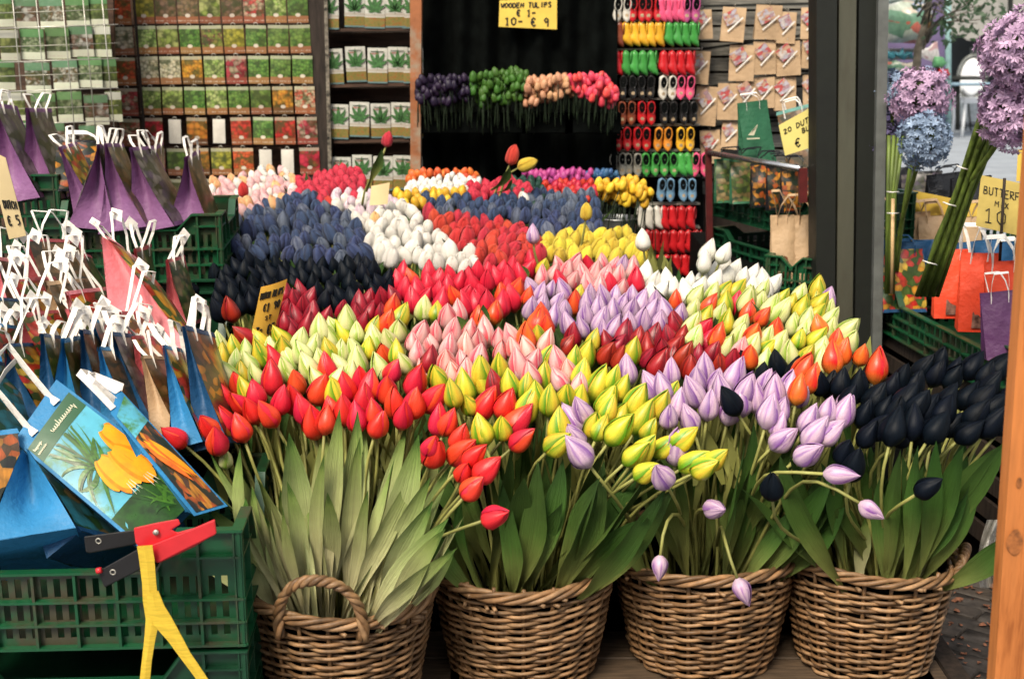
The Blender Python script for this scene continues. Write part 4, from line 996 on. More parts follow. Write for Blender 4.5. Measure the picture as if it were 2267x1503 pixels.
# ---------------------------------------------------------------- green plastic crates
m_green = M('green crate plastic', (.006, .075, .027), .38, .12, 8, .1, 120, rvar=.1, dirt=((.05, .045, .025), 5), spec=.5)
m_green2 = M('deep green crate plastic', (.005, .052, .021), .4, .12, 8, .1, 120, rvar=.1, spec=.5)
def perf(mb, O, X, Z, N, L_, ztop, cols, holes_z, t=.003, edge=.02, zmin=0):
    """one moulded wall: O corner, X along, Z up, N inward; ztop(x) height; slots between cols"""
    zs = [zmin]; 
    for (a, b) in holes_z: zs += [a, b]
    xs = [0]; wv = (L_ - 2 * edge) / (cols * 2 + 1)
    for i in range(cols): xs += [edge + wv * (2 * i + 1), edge + wv * (2 * i + 2)]
    xs.append(L_); zs.append(None)
    def pt(i, j, k):
        x = xs[i]; z = zs[j] if zs[j] is not None else ztop(x); z = min(z, ztop(x))
        return O + X * x + Z * z + N * (t * k)
    nx, nz = len(xs) - 1, len(zs) - 1; vi = {}
    def g_(i, j, k):
        if (i, j, k) not in vi: vi[(i, j, k)] = mb.vert(pt(i, j, k))
        return vi[(i, j, k)]
    solid = lambda i, j: 0 <= i < nx and 0 <= j < nz and not (i % 2 == 1 and j % 2 == 1)
    for i in range(nx):
        for j in range(nz):
            if not solid(i, j): continue
            mb.face([g_(i, j, 0), g_(i + 1, j, 0), g_(i + 1, j + 1, 0), g_(i, j + 1, 0)])
            mb.face([g_(i, j + 1, 1), g_(i + 1, j + 1, 1), g_(i + 1, j, 1), g_(i, j, 1)])
            if not solid(i - 1, j): mb.face([g_(i, j, 1), g_(i, j, 0), g_(i, j + 1, 0), g_(i, j + 1, 1)])
            if not solid(i + 1, j): mb.face([g_(i + 1, j, 0), g_(i + 1, j, 1), g_(i + 1, j + 1, 1), g_(i + 1, j + 1, 0)])
            if not solid(i, j - 1): mb.face([g_(i, j, 0), g_(i, j, 1), g_(i + 1, j, 1), g_(i + 1, j, 0)])
            if not solid(i, j + 1): mb.face([g_(i, j + 1, 1), g_(i, j + 1, 0), g_(i + 1, j + 1, 0), g_(i + 1, j + 1, 1)])
def crate(name, label, A, B, dep, h, hc, cw=.12, m=None, group=None, cols=18, dirv=None, dip=True, slope=.04):
    """A, B: lower front corners; dep depth; h height in the middle, hc at the corners"""
    m = m or m_green; A, B = V(A), V(B); X = (B - A); Lf = X.length; X.normalize(); N = V((0, 0, 1)).cross(X).normalized()
    if dirv is not None: N = V(dirv).normalized()
    Z = V((0, 0, 1)); o = thing(name, label, 'crate', A, group)
    def prof(L_):
        c = min(cw, L_ * .3)
        def z(x):
            q = min(x, L_ - x)
            return hc if q <= c else (lerp(hc, h, min(1, (q - c) / slope)) )
        return z, c
    for side, (O, Xd, L_, Nd) in enumerate(((A, X, Lf, N), (A + N * dep + X * Lf, -X, Lf, -N), (A + N * dep, -N, dep, X), (A + X * Lf, N, dep, -X))):
        zt, c = prof(L_)
        nc = cols if side < 2 else int(cols * dep / Lf)
        mb = MB(A); perf(mb, O + Nd * .014, Xd, Z, Nd, L_, zt, nc, [(.02, h * .30), (h * .36, h * .60), (h * .66, h * .90)]); mb.build('side_panel', m, o, False)
        path = [V((0, 0, hc)), V((c, 0, hc)), V((c + slope, 0, h)), V((L_ - c - slope, 0, h)), V((L_ - c, 0, hc)), V((L_, 0, hc))]
        mb = MB(A); mb.sweep([O + Nd * .008 + Xd * q.x + Z * q.z for q in path], Nd, .02, .005); mb.build('rim', m, o, False)
        for hz in (.004, h * .33, h * .63):
            mb = MB(A); mb.box(O + Nd * .008 + Xd * (L_ / 2) + Z * hz, (L_ - .004, .018, .0045), Matrix((Xd, Nd, Z)).transposed()); mb.build('rail', m, o, False)
        mb = MB(A); mb.box(O + Nd * .008 + Xd * (c * .5) + Z * (hc * .5 + h * .5) * .93, (c - .01, .016, .0045), Matrix((Xd, Nd, Z)).transposed()); mb.build('rail', m, o, False)
        mb = MB(A); mb.box(O + Nd * .008 + Xd * (L_ - c * .5) + Z * (hc * .5 + h * .5) * .93, (c - .01, .016, .0045), Matrix((Xd, Nd, Z)).transposed()); mb.build('rail', m, o, False)
        nr = 8 if L_ > .45 else 5
        for i in range(nr + 1):
            x = lerp(.006, L_ - .006, i / nr); zt_ = zt(x)
            mb = MB(A); mb.box(O + Nd * .007 + Xd * x + Z * (zt_ / 2), (.005, .013, zt_ - .004), Matrix((Xd, Nd, Z)).transposed()); mb.build('rib', m, o, False)
    mb = MB(A); mb.box(A + X * Lf / 2 + N * dep / 2 + Z * .004, (Lf - .03, dep - .03, .006), Matrix((X, N, Z)).transposed()); mb.build('base', m, o, False)
    return o
# front left pair of stacked crates
yA, yB = 2.14, 2.17
Br = P(548, 1432, yB); zt = Br.z
Af = V((Br.x - .60, yA, zt))
crate('plastic_crate', 'green plastic crate of blue paper bags with a red spring clamp on its rim', Af, Br, .42, .150, .225, cw=.115, cols=24)
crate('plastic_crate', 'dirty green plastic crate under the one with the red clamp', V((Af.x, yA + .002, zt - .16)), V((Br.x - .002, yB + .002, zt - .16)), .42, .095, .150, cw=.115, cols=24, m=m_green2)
for q in (0, 1):
    mb = MB(); 
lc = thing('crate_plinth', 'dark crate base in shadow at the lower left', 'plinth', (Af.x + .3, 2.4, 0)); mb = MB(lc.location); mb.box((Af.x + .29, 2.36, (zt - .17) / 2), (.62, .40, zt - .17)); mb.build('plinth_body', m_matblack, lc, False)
# rows of crates behind, hidden below the bags
Bm = P(498, 625, 3.5); Am = V((Bm.x - .49, 3.46, Bm.z))
crate('plastic_crate', 'green plastic crate holding the purple paper bags at the upper left', Am, Bm, .38, .145, .185, cw=.08, cols=20)
Bl = P(142, 560, 3.75); Al = V((Bl.x - .5, 3.72, Bl.z))
crate('plastic_crate', 'green plastic crate at left edge, level with the purple bags', Al, Bl, .38, .17, .225, cw=.09, cols=20)
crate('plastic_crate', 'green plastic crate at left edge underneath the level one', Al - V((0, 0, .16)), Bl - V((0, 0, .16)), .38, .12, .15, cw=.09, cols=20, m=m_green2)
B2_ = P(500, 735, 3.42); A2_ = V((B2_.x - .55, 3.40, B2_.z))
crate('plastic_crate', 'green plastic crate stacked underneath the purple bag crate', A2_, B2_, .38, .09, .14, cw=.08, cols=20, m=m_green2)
B3_ = P(430, 1010, 2.72); A3_ = V((B3_.x - .62, 2.70, B3_.z))
crate('plastic_crate', 'green plastic crate buried under pink and blue paper bags', A3_, B3_, .55, .15, .2, cw=.1, cols=16, m=m_green2)
for (x0, x1, y0, y1, z) in ((-1.75, -.62, 2.68, 3.35, B3_.z - .01), (-1.9, -.72, 3.38, 4.15, B2_.z - .01)):
    lc = thing('crate_plinth', 'dark plinth under the %s left crates' % ('middle' if y0 < 3 else 'rear'), 'plinth', ((x0 + x1) / 2, (y0 + y1) / 2, 0)); mb = MB(lc.location); mb.box(((x0 + x1) / 2, (y0 + y1) / 2, z / 2), (x1 - x0, y1 - y0, z)); mb.build('plinth_body', m_matblack, lc, False)

# ---------------------------------------------------------------- paper bags
def paper(name, c, r=.55): return M(name, c, r, .08, 14, .7, 16, rvar=.12, spec=.3, bd=.012)
PP = {'purple': paper('purple paper', (.235, .10, .235)), 'pink': paper('pink paper', (.78, .27, .30)), 'blue': paper('blue paper', (.03, .21, .44)), 'dkblue': paper('deep blue paper', (.012, .07, .17)),
      'rose': paper('dusty red paper', (.48, .10, .11)), 'kraft': paper('kraft paper', (.50, .34, .20)), 'red': paper('red paper', (.78, .07, .025)), 'teal': paper('teal paper', (.13, .33, .29)),
      'dgreen': paper('dark green paper', (.025, .12, .06)), 'black': paper('black glossy paper', (.012, .013, .016), .3), 'plum': paper('plum paper', (.09, .03, .10)), 'white': paper('white paper tape', (.86, .82, .76), .6)}
def pic(name, cols, scale=7, dark=.55, base=None):
    t = NT(name); uv = t.uv(); rn = t.rnd(); mv = t.mapv(uv, (scale, scale * 1.6, 1), rn)
    wob = t.n('ShaderNodeTexNoise'); wob.inputs['Scale'].default_value = 3; t.l(uv, wob.inputs['Vector'])
    vm = t.n('ShaderNodeVectorMath', operation='ADD'); t.l(mv, vm.inputs[0]); t.l(wob.outputs['Color'], vm.inputs[1])
    vn = t.n('ShaderNodeTexVoronoi'); t.l(vm.outputs[0], vn.inputs['Vector']); vn.inputs['Scale'].default_value = 1
    s1 = t.sep(vn.outputs['Color'])[0]; st = [((i + .5) / len(cols), c) for i, c in enumerate(cols)]
    rp = t.n('ShaderNodeValToRGB'); e = rp.color_ramp.elements; rp.color_ramp.interpolation = 'CONSTANT'
    while len(e) < len(st): e.new(.5)
    for i, q in enumerate(e): q.position = i / len(st); q.color = (*cols[i], 1)
    t.l(s1, rp.inputs[0]); col = t.mix(t.math('MULTIPLY', t.ramp(vn.outputs['Distance'], [(.25, 0.0), (.8, 1.0)]), dark), rp.outputs[0], (.02, .035, .01))
    n2 = t.noise(t.mapv(uv, (scale * 5, scale * 1.5, 1), rn), 1, 4, .7)
    col = t.mix(1.0, col, t.ramp(n2, [(.3, .55), (.7, 1.0)]), 'MULTIPLY')
    t.l(col, t.b.inputs['Base Color']); t.b.inputs['Roughness'].default_value = .28; t.b.inputs['Specular IOR Level'].default_value = .5
    return t.m
PC = {'tulips': pic('printed tulip picture', [(.60, .03, .02), (.68, .30, .03), (.05, .10, .02), (.66, .06, .04), (.72, .46, .06), (.08, .14, .03)]),
      'field': pic('printed green field picture', [(.06, .10, .02), (.14, .18, .04), (.22, .15, .06), (.05, .07, .03), (.30, .22, .10)]),
      'sky': pic('printed blue picture', [(.05, .28, .36), (.04, .12, .04), (.06, .20, .22), (.30, .20, .08), (.03, .09, .03)]),
      'brown': pic('printed brown bulb picture', [(.20, .10, .04), (.12, .07, .03), (.28, .16, .07), (.08, .06, .03)]),
      'grey': pic('printed grey lilac picture', [(.12, .09, .13), (.20, .17, .16), (.25, .22, .2), (.08, .08, .05)]),
      'amber': pic('printed amber flower picture', [(.62, .25, .03), (.02, .02, .02), (.48, .10, .02), (.02, .03, .02), (.1, .05, .03)])}
GP, GB, GR = 'purple paper bags in the upper left crates', 'blue paper bags in the front left crate', 'pink and red paper bags in the left crates'
GK_ = 'bags in the crates behind the dark post'
def bag(label, top, bot, Yt, Yb, yaw, w_, d_, col, picm, group, handles=2, name='paper_bag', hcol='white', hs=.06, tw=.0075, spread=None, top_t=.006, flare=1.4, bulge=.01, cat='paper bag'):
    if yaw > 25: yaw = 90 + math.degrees(math.atan2(1133.5 - top[0], F)) - (90 - yaw) * .62
    T, Bm_ = P(top[0], top[1], Yt), P(bot[0], bot[1], Yb); ax = T - Bm_; H = ax.length; ax.normalize()
    x = V((math.cos(rad(yaw)), math.sin(rad(yaw)), 0)); x = (x - ax * x.dot(ax)).normalized(); y = ax.cross(x)
    Mt = Matrix((x, y, ax)).transposed().to_4x4(); o = thing(name, label, cat, Bm_, group); o.matrix_world = Matrix.Translation(Bm_) @ Mt
    sd = R.random() * 50
    def hy(t): return top_t / 2 + (d_ - top_t) / 2 * (1 - t) ** flare
    def nz(a, b): return .006 * noise.noise(V((a * 3 + sd, b * 4, sd)))
    for sgn in (-1, 1):
        mb = MB()
        mb.grid(lambda u, v: V(((u - .5) * w_ * (1 - .04 * v), sgn * (hy(v) + bulge * math.sin(u * 3.14) * math.sin(v * 3.14) + nz(u, v)), v * H)), 8, 10)
        mb.build('front_panel' if sgn < 0 else 'back_panel', picm if picm else PP[col], o)
        if picm:                               # coloured margin strips round the print
            for zz0, zz1 in ((.955, 1.0), (0, .05)):
                mb = MB(); mb.grid(lambda u, v: V(((u - .5) * w_ * (1 - .04 * v) , sgn * (hy(lerp(zz0, zz1, v)) + .0008 + bulge * math.sin(u * 3.14) * math.sin(lerp(zz0, zz1, v) * 3.14) + nz(u, lerp(zz0, zz1, v))), lerp(zz0, zz1, v) * H)), 6, 2); mb.build('margin', PP[col], o)
    for sgn in (-1, 1):
        mb = MB()
        def gf(u, v):
            q = 1 - abs(u * 2 - 1); inw = 1.0 * hy(v) * q * sm(v * 1.8) + .35 * hy(0) * q * sm((v - .15) * 1.6) + .004 * noise.noise(V((u * 4 + sd, v * 6, sd))) * (1 - abs(u * 2 - 1))
            return V((sgn * ((.5 * w_) * (1 - .04 * v) - inw), (u * 2 - 1) * (hy(v) + nz(0 if sgn < 0 else 1, v) * (1 if u > .5 else -1) * .0), v * H))
        mb.grid(gf, 6, 12); mb.build('gusset', PP[col], o)
    mb = MB(); mb.poly([(-w_ / 2, -d_ / 2, .001), (w_ / 2, -d_ / 2, .001), (w_ / 2, d_ / 2, .001), (-w_ / 2, d_ / 2, .001)]); mb.build('bottom', PP[col], o)
    if group == 'purple paper bags in the upper left crates': hs = min(hs, .04); tw = .007
    if group == 'blue paper bags in the front left crate': tw = .011; hs *= .62
    for k in range(handles):
        sg = -1 if k % 2 == 0 else 1; hw = w_ * R.uniform(.2, .28); ofs = (k // 2) * .01; tilt = R.uniform(.2, 1.3) * (sg if R.random() < .75 else -sg); sh = R.uniform(-.03, .03)
        pts = []; a = H - .03; tp = H + hs * R.uniform(.85, 1.15)
        for (px_, pz, k_) in ((-hw, a, 0), (-hw, H, 0), (-hw * .98 + sh * .3, lerp(H, tp, .5), .5), (-hw * .8 + sh, tp * .997 - 0, .9), (-hw * .55 + sh, tp, 1), (hw * .55 + sh, tp, 1), (hw * .8 + sh, tp * .997, .9), (hw * .98 + sh * .3, lerp(H, tp, .5), .5), (hw, H, 0), (hw, a, 0)):
            pts.append(V((px_, sg * (top_t / 2 + .0035 + ofs) + tilt * hs * .55 * k_, pz)))
        f2 = []
        for p, q in zip(pts, pts[1:]): f2 += [p, (p + q) / 2]
        if (group == GB or group == GR) and R.random() < .6:
            c_ = pts[4].lerp(pts[5], R.uniform(.1, .9)); q = R.uniform(.012, .019); e1 = V((R.uniform(.3, .9), R.uniform(-1, -.5), R.uniform(-.2, .3))).normalized(); e2 = V((R.uniform(-.2, .2), R.uniform(-.2, .2), 1)).normalized(); n3 = e1.cross(e2).normalized() * .0005
            tb = MB(); ring = [c_ - e1 * q, c_ - e2 * q * 1.5, c_ + e1 * q, c_ + e2 * q * 1.2]
            a_ = [tb.vert(p + n3) for p in ring]; b_ = [tb.vert(p - n3) for p in ring]; tb.face(a_); tb.face(b_[::-1])
            for i_ in range(4): tb.face([a_[i_], b_[i_], b_[(i_ + 1) % 4], a_[(i_ + 1) % 4]])
            tb.build('handle_fold', PP[hcol], o, False)
        mb = MB(); mb.sweep(f2 + [pts[-1]], lambda t: V((.25, .3 + .9 * math.sin(t * math.pi) * (1 if spread is None else spread), .2 if False else .05 + .8 * math.sin(t * math.pi))), tw, .0009); mb.build('handle', PP[hcol], o, False)
    return o
yw = 68
bag('tall purple paper bag at left edge under the herb packets', (12, 232), (60, 445), 3.85, 3.82, 62, .2, .14, 'purple', PC['grey'], GP)
bag('dark purple paper bag standing second from left edge', (85, 240), (110, 440), 3.9, 3.88, 60, .2, .13, 'purple', PC['grey'], GP)
bag('narrow purple paper bag leaning beside the orange flower picture', (150, 320), (215, 480), 3.62, 3.62, 70, .2, .08, 'purple', PC['tulips'], GP)
bag('wide purple paper bag nearest the crate corner, left of pair', (228, 318), (215, 500), 3.56, 3.54, 78, .2, .13, 'purple', PC['grey'], GP)
bag('wide purple paper bag, right of the pair with crossing handles', (252, 318), (290, 505), 3.57, 3.55, 70, .2, .13, 'purple', PC['brown'], GP)
bag('purple paper bag with a grey picture side, third from the crate end', (315, 325), (360, 505), 3.6, 3.58, 62, .2, .13, 'purple', PC['grey'], GP)
bag('thin purple paper bag standing behind the others in the crate', (345, 322), (340, 480), 3.72, 3.72, 72, .2, .06, 'purple', PC['field'], GP)
bag('last purple paper bag at the right end of the upper crate', (425, 340), (430, 490), 3.66, 3.66, 74, .2, .12, 'purple', PC['brown'], GP)
bag('black paper bag with an orange flower picture behind purple ones', (185, 310), (190, 420), 3.8, 3.8, 5, .16, .08, 'black', PC['amber'], GP, hs=.02)
# pink / rose layer
bag('dusty red paper bag standing upright before the upper crate', (165, 560), (235, 720), 3.2, 3.15, 68, .2, .08, 'rose', PC['field'], GR)
bag('thin dusty red paper bag between the crate and the pink bag', (315, 545), (325, 720), 3.22, 3.2, 74, .2, .06, 'rose', PC['field'], GR)
bag('dusty red paper bag with narrow top near the navy tulips', (388, 570), (410, 720), 3.22, 3.2, 72, .2, .06, 'rose', PC['field'], GR)
bag('large pink paper bag leaning left with a wide crumpled side', (262, 545), (385, 860), 2.95, 2.72, 66, .13, .19, 'pink', PC['tulips'], GR, flare=.9)
bag('kraft brown paper bag with white arched handle at the left', (118, 530), (150, 700), 3.1, 3.05, 30, .19, .1, 'rose', PC['brown'], GR)
bag('pale rose paper bag at the left edge below the slanting card', (30, 575), (40, 760), 3.0, 2.95, 55, .2, .1, 'pink', PC['brown'], GR)
for i, (tx, ty, bx, by, Y, c, p, lb) in enumerate((
    (75, 615, 135, 800, 2.9, 'rose', 'tulips', 'rose paper bag with tulip print under the kraft one'), (150, 620, 210, 810, 2.86, 'kraft', 'brown', 'orange brown paper bag in the thick of the white handles'),
    (195, 640, 260, 830, 2.84, 'pink', 'tulips', 'pink paper bag partly behind the blue ones, centre left'), (20, 660, 40, 830, 2.75, 'dkblue', 'sky', 'deep blue paper bag at the left edge with field picture'),
    (95, 690, 150, 860, 2.72, 'rose', 'tulips', 'red tulip picture bag leaning over the left blue bags'), (300, 690, 350, 860, 2.8, 'rose', 'tulips', 'dark red paper bag behind the large pink one'),
    (60, 760, 100, 930, 2.6, 'dkblue', 'tulips', 'blue paper bag with bright tulip picture near the left edge'),
    )):
    bag(lb, (tx, ty), (bx, by), Y, Y - .04, R.uniform(45, 68), .2, .09, c, PC[p], GR, hs=.085)
bag('blue paper bag with a plain flat side behind the fritillary bag', (160, 745), (165, 960), 2.62, 2.58, 72, .2, .1, 'blue', PC['field'], GB, hs=.09)
bag('narrow blue paper bag beside the brown picture, middle of three', (205, 735), (235, 960), 2.66, 2.6, 72, .2, .07, 'dkblue', PC['brown'], GB, hs=.09)
bag('blue paper bag with pale rose picture, before the pink bag', (255, 770), (300, 960), 2.6, 2.55, 66, .2, .08, 'blue', PC['brown'], GB, hs=.09)
bag('deep blue paper bag sloping right toward the tulips', (285, 740), (340, 950), 2.66, 2.6, 64, .2, .08, 'dkblue', PC['grey'], GB, hs=.09)
bag('blue paper bag with a thin upright edge before pink paper', (388, 770), (440, 985), 2.56, 2.5, 76, .2, .06, 'blue', PC['tulips'], GB, hs=.09)
bag('tall deep blue paper bag beside the red tulips', (438, 730), (500, 990), 2.6, 2.52, 70, .2, .07, 'dkblue', PC['amber'], GB, hs=.085)
bag('broad blue paper bag at the left edge with folded side', (72, 1040), (88, 1228), 2.33, 2.22, 84, .2, .15, 'blue', PC['sky'], GB, handles=0, flare=.9)
bag('dark blue paper bag half hidden under the fritillary bag', (60, 960), (210, 1225), 2.44, 2.27, 74, .2, .08, 'dkblue', PC['sky'], GB, handles=0)

bag('blue paper bag at the left edge showing an orange flower picture', (-60, 960), (-35, 1222), 2.30, 2.20, 20, .16, .10, 'blue', PC['amber'], GB, hs=.1)
bag('teal picture bag at left edge above the broad blue one', (-10, 800), (20, 1000), 2.5, 2.42, 50, .2, .1, 'dkblue', PC['sky'], GB, hs=.1)
for i, (tx, ty, bx, by, Y, c, p, lb) in enumerate((
    (232, 712, 275, 880, 2.74, 'blue', 'grey', 'slim blue paper bag behind the middle handles'), (120, 742, 140, 930, 2.64, 'dkblue', 'field', 'slim deep blue paper bag left of the plain flat one'),
    (330, 745, 372, 930, 2.68, 'rose', 'tulips', 'slim red paper bag with tulip print under the pink one'), (350, 790, 400, 960, 2.60, 'kraft', 'brown', 'slim brown paper bag squeezed between blue bags'),
    
    (180, 690, 225, 850, 2.78, 'pink', 'brown', 'slim pale pink paper bag in the middle of the heap'), (20, 720, 30, 900, 2.62, 'blue', 'tulips', 'slim blue paper bag cut by the left edge'))):
    bag(lb, (tx, ty), (bx, by), Y, Y - .05, R.uniform(60, 74), .17, .06, c, PC[p], GB if 'blue' in c else GR, hs=.05)
# the large bag with the fritillary picture, leaning over the crate
tl, tr, br, bl = P(30, 976, 2.33), P(125, 840, 2.42), P(450, 1085, 2.33), P(320, 1222, 2.20)
fb = thing('paper_bag', 'blue paper bag printed with large orange fritillary flowers and green leaves', 'paper bag', (bl + br) / 2, GB)
fn_ = (tr - tl).cross(bl - tl).normalized(); fn_ = -fn_ if fn_.y > 0 else fn_
def fq(u, v, e=0): return bl.lerp(br, u).lerp(tl.lerp(tr, u), v) + fn_ * (.008 * math.sin(u * 3.14) * math.sin(v * 3.14) + e + .003 * noise.noise(V((u * 3, v * 3, 4))))
mb = MB(fb.location); mb.grid(fq, 12, 12); mb.build('front_panel', PP['blue'], fb)
mb = MB(fb.location); mb.grid(lambda u, v: fq(1 - u, v, -.03 * (1 - v) - .004), 8, 8); mb.build('back_panel', PP['blue'], fb)
for uu in (0, 1):
    mb = MB(fb.location); mb.grid(lambda u, v: fq(uu, v, -u * (.03 * (1 - v) + .004)), 3, 8); mb.build('gusset', PP['dkblue'], fb)
m_psky = M('print sky blue', (.10, .42, .56), .35, .2, 10, .05, 60, dirt=((.06, .18, .05), 18)); m_pgr = M('print dark green strip', (.015, .09, .035), .4, .1, 20, 0)
m_or1 = M('print orange petal', (.86, .36, .015), .35, .1, 40, 0, stretch=(1, 1, 1)); m_or2 = M('print deep orange petal', (.78, .24, .008), .35, .15, 60, 0); m_gl1 = M('print leaf green', (.06, .17, .02), .35, .3, 50, 0, rvar=.3); m_gl2 = M('print deep leaf green', (.02, .07, .012), .35, .3, 50, 0); m_crm = M('print cream lettering', (.70, .66, .48), .5, .1, 20, 0)
mb = MB(fb.location); mb.grid(lambda u, v: fq(lerp(.04, .96, u), lerp(.0, .90, v), .0012), 8, 8); mb.build('picture_ground', m_psky, fb)
mb = MB(fb.location); mb.grid(lambda u, v: fq(lerp(.04, .96, u), lerp(.78, .90, v), .0018), 8, 2); mb.build('label_strip', m_pgr, fb)
mb = MB(fb.location); mb.grid(lambda u, v: fq(lerp(.04, .96, u), lerp(.0, .26, v) , .0016), 8, 3); mb.build('picture_ground', m_gl2, fb)
fx = (fq(1, .8) - fq(0, .8)).normalized(); fy = (fq(.5, .9) - fq(.5, .7)).normalized()
def script(mb, u0, u1, v, amp, n, seed, e=.003):
    r_ = random.Random(seed); pts = []
    for i in range(n * 6 + 1):
        t = i / (n * 6); a = i / 6 * 6.283
        pts.append(fq(lerp(u0, u1, t) + .006 * math.cos(a), v + amp * math.sin(a) * (.6 + .6 * noise.noise(V((i * .21, seed, 0))) + (1.2 if r_.random() < .06 else 0)), e))
    mb.sweep(pts, fy * .7 + fx * .7, .0014, .0004)
mb = MB(fb.location); script(mb, .40, .86, .84, .02, 13, 3); mb.build('lettering', m_crm, fb, False)
for (u0, u1, v) in ((.07, .22, .857), (.07, .24, .825)):
    mb = MB(fb.location); script(mb, u0, u1, v, .009, 8, int(u1 * 100)); mb.build('lettering', m_crm, fb, False)
def blade(mb, u0, v0, ang, ln, wd, e, curve=0):
    pts = []; n_ = 8
    L1, L2 = [], []
    for i in range(n_ + 1):
        t = i / n_; a = rad(ang + curve * t); uu = u0 + math.cos(a) * ln * t; vv = v0 + math.sin(a) * ln * t
        w2 = wd * math.sin(math.pi * min(1, .12 + .88 * t)) ; nx, ny = -math.sin(a), math.cos(a)
        L1.append((max(.045, min(.955, uu + nx * w2)), max(.02, min(.775, vv + ny * w2)))); L2.append((max(.045, min(.955, uu - nx * w2)), max(.02, min(.775, vv - ny * w2))))
    for i in range(n_): mb.poly([fq(*L1[i], e), fq(*L1[i + 1], e), fq(*L2[i + 1], e), fq(*L2[i], e)])
rr = random.Random(5)
for k in range(30):
    mb = MB(fb.location); blade(mb, .42 + rr.uniform(-.04, .04), .50 + rr.uniform(-.04, .04), rr.uniform(-20, 220), rr.uniform(.25, .45), rr.uniform(.008, .02), .0022 + k * .00006, rr.uniform(-40, 40)); mb.build('printed_leaf', m_gl1 if k % 3 else m_gl2, fb, False)
for k in range(18):
    mb = MB(fb.location); blade(mb, .75 + rr.uniform(-.2, .15), .05, rr.uniform(40, 140), rr.uniform(.18, .34), rr.uniform(.008, .018), .0022 + k * .00006, rr.uniform(-40, 40)); mb.build('printed_leaf', m_gl1 if k % 3 else m_gl2, fb, False)
# bells: overlapping petals hanging toward the bag foot
for bi, (cu, cv, sc, tilt) in enumerate(((.84, .62, 1.0, 14), (.50, .52, .9, -6), (.70, .50, 1.0, 6))):
    for k, (du, a, ln_, wd_) in enumerate(((-.10, -118, .25, .050), (.10, -62, .25, .050), (-.055, -101, .29, .055), (.06, -79, .28, .055), (0, -90, .27, .062))):
        mb = MB(fb.location); n_ = 12; A_, B_ = [], []
        for i in range(n_ + 1):
            t = i / n_; aa = rad(a + tilt) + .25 * (t - .5) * (1 if du < 0 else -1) * (du != 0); ln = ln_ * sc * rr.uniform(.98, 1.02)
            w2 = wd_ * sc * interp(t, [(0, .5), (.12, .8), (.4, 1.0), (.7, .95), (.87, .7), (.96, .38), (1, .05)])
            uu, vv = cu + du * .35 * sc + math.cos(aa) * ln * 1.25 * t, cv + math.sin(aa) * ln * t; nx, ny = -math.sin(aa) * 1.5, math.cos(aa)
            A_.append((min(.955, uu + nx * w2), vv + ny * w2)); B_.append((min(.955, uu - nx * w2), vv - ny * w2))
        e = .0045 + bi * .001 + k * .00015
        for i in range(n_): mb.poly([fq(*A_[i], e), fq(*A_[i + 1], e), fq(*B_[i + 1], e), fq(*B_[i], e)])
        mb.build('printed_petal', m_or1 if k in (0, 3, 4) else m_or2, fb, False)
    for q in range(3):
        mb = MB(fb.location); blade(mb, cu + (q - 1) * .03 + .01, cv - .22 * sc, -90 + tilt + (q - 1) * 12, .09, .005, .0062 + bi * .001); mb.build('printed_anther', m_crm, fb, False)
for (hx, hy_) in ((1, 1), (-1, 1)):
    mb = MB(fb.location); o1, o2 = fq(.25, .97), fq(.75, .97); up_ = (tl - bl).normalized()
    kx = .5; t1 = o1 + up_ * .10 + fn_ * .03 * hx + V((0, 0, .03)); t2 = o2 + up_ * .10 + fn_ * .03 * hx + V((0, 0, .03))
    mb.sweep([o1 - up_ * .02 + fn_ * .004 * hx, o1, o1.lerp(t1, .6), t1, t1.lerp(t2, .5) + V((0, 0, .006)), t2, o2.lerp(t2, .6), o2, o2 - up_ * .02 + fn_ * .004 * hx], lambda t: fn_ * math.sin(t * 3.14) + fx * .3, .016, .001); mb.build('handle', PP['white'], fb, False)

# bag leaning in front of it, seen almost edge on
q4 = [P(245, 915, 2.34), P(262, 858, 2.40), P(505, 1120, 2.30), P(430, 1142, 2.22)]
ab = thing('paper_bag', 'blue paper bag with an orange flower picture seen at a slant on the crate corner', 'paper bag', (q4[2] + q4[3]) / 2, GB)
nn = (q4[1] - q4[0]).cross(q4[3] - q4[0]).normalized(); nn = -nn if nn.y > 0 else nn
def aq(u, v, e=0): return q4[3].lerp(q4[2], u).lerp(q4[0].lerp(q4[1], u), v) + nn * (e + .006 * math.sin(v * 3.14) * math.sin(u * 3.14))
mb = MB(ab.location); mb.grid(aq, 6, 12); mb.build('front_panel', PP['blue'], ab)
mb = MB(ab.location); mb.grid(lambda u, v: aq(lerp(.1, .93, u), lerp(.02, .94, v), .0012), 6, 12); mb.build('picture_ground', PC['amber'], ab)
mb = MB(ab.location); mb.grid(lambda u, v: aq(lerp(.1, .93, u), lerp(.72, .94, v), .0016), 6, 4); mb.build('label_strip', m_psky, ab)
for k_ in range(9):
    mb = MB(ab.location); u0 = .15 + .08 * (k_ % 4); v0 = .68 - .012 * k_
    A_ = [aq(min(.93, u0 + .5 * t + .09 * math.sin(3.14 * t)), v0 - .36 * t, .0024 + .0002 * k_) for t in [i / 7 for i in range(8)]]; B_ = [aq(min(.93, u0 + .5 * t - .09 * math.sin(3.14 * t)), v0 - .36 * t, .0024 + .0002 * k_) for t in [i / 7 for i in range(8)]]
    for i in range(7): mb.poly([A_[i], A_[i + 1], B_[i + 1], B_[i]])
    mb.build('printed_petal', m_or1 if k_ % 2 else M('print red orange petal', (.78, .16, .02), .35, .15, 60, 0), ab, False)
gt, gb = P(248, 905, 2.36), P(372, 1150, 2.30)
mb = MB(ab.location); mb.grid(lambda u, v: aq(0, v).lerp(gb.lerp(gt, v), u) + V((0, .03 * math.sin(u * 3.14), 0)), 5, 12); mb.build('gusset', PP['blue'], ab)
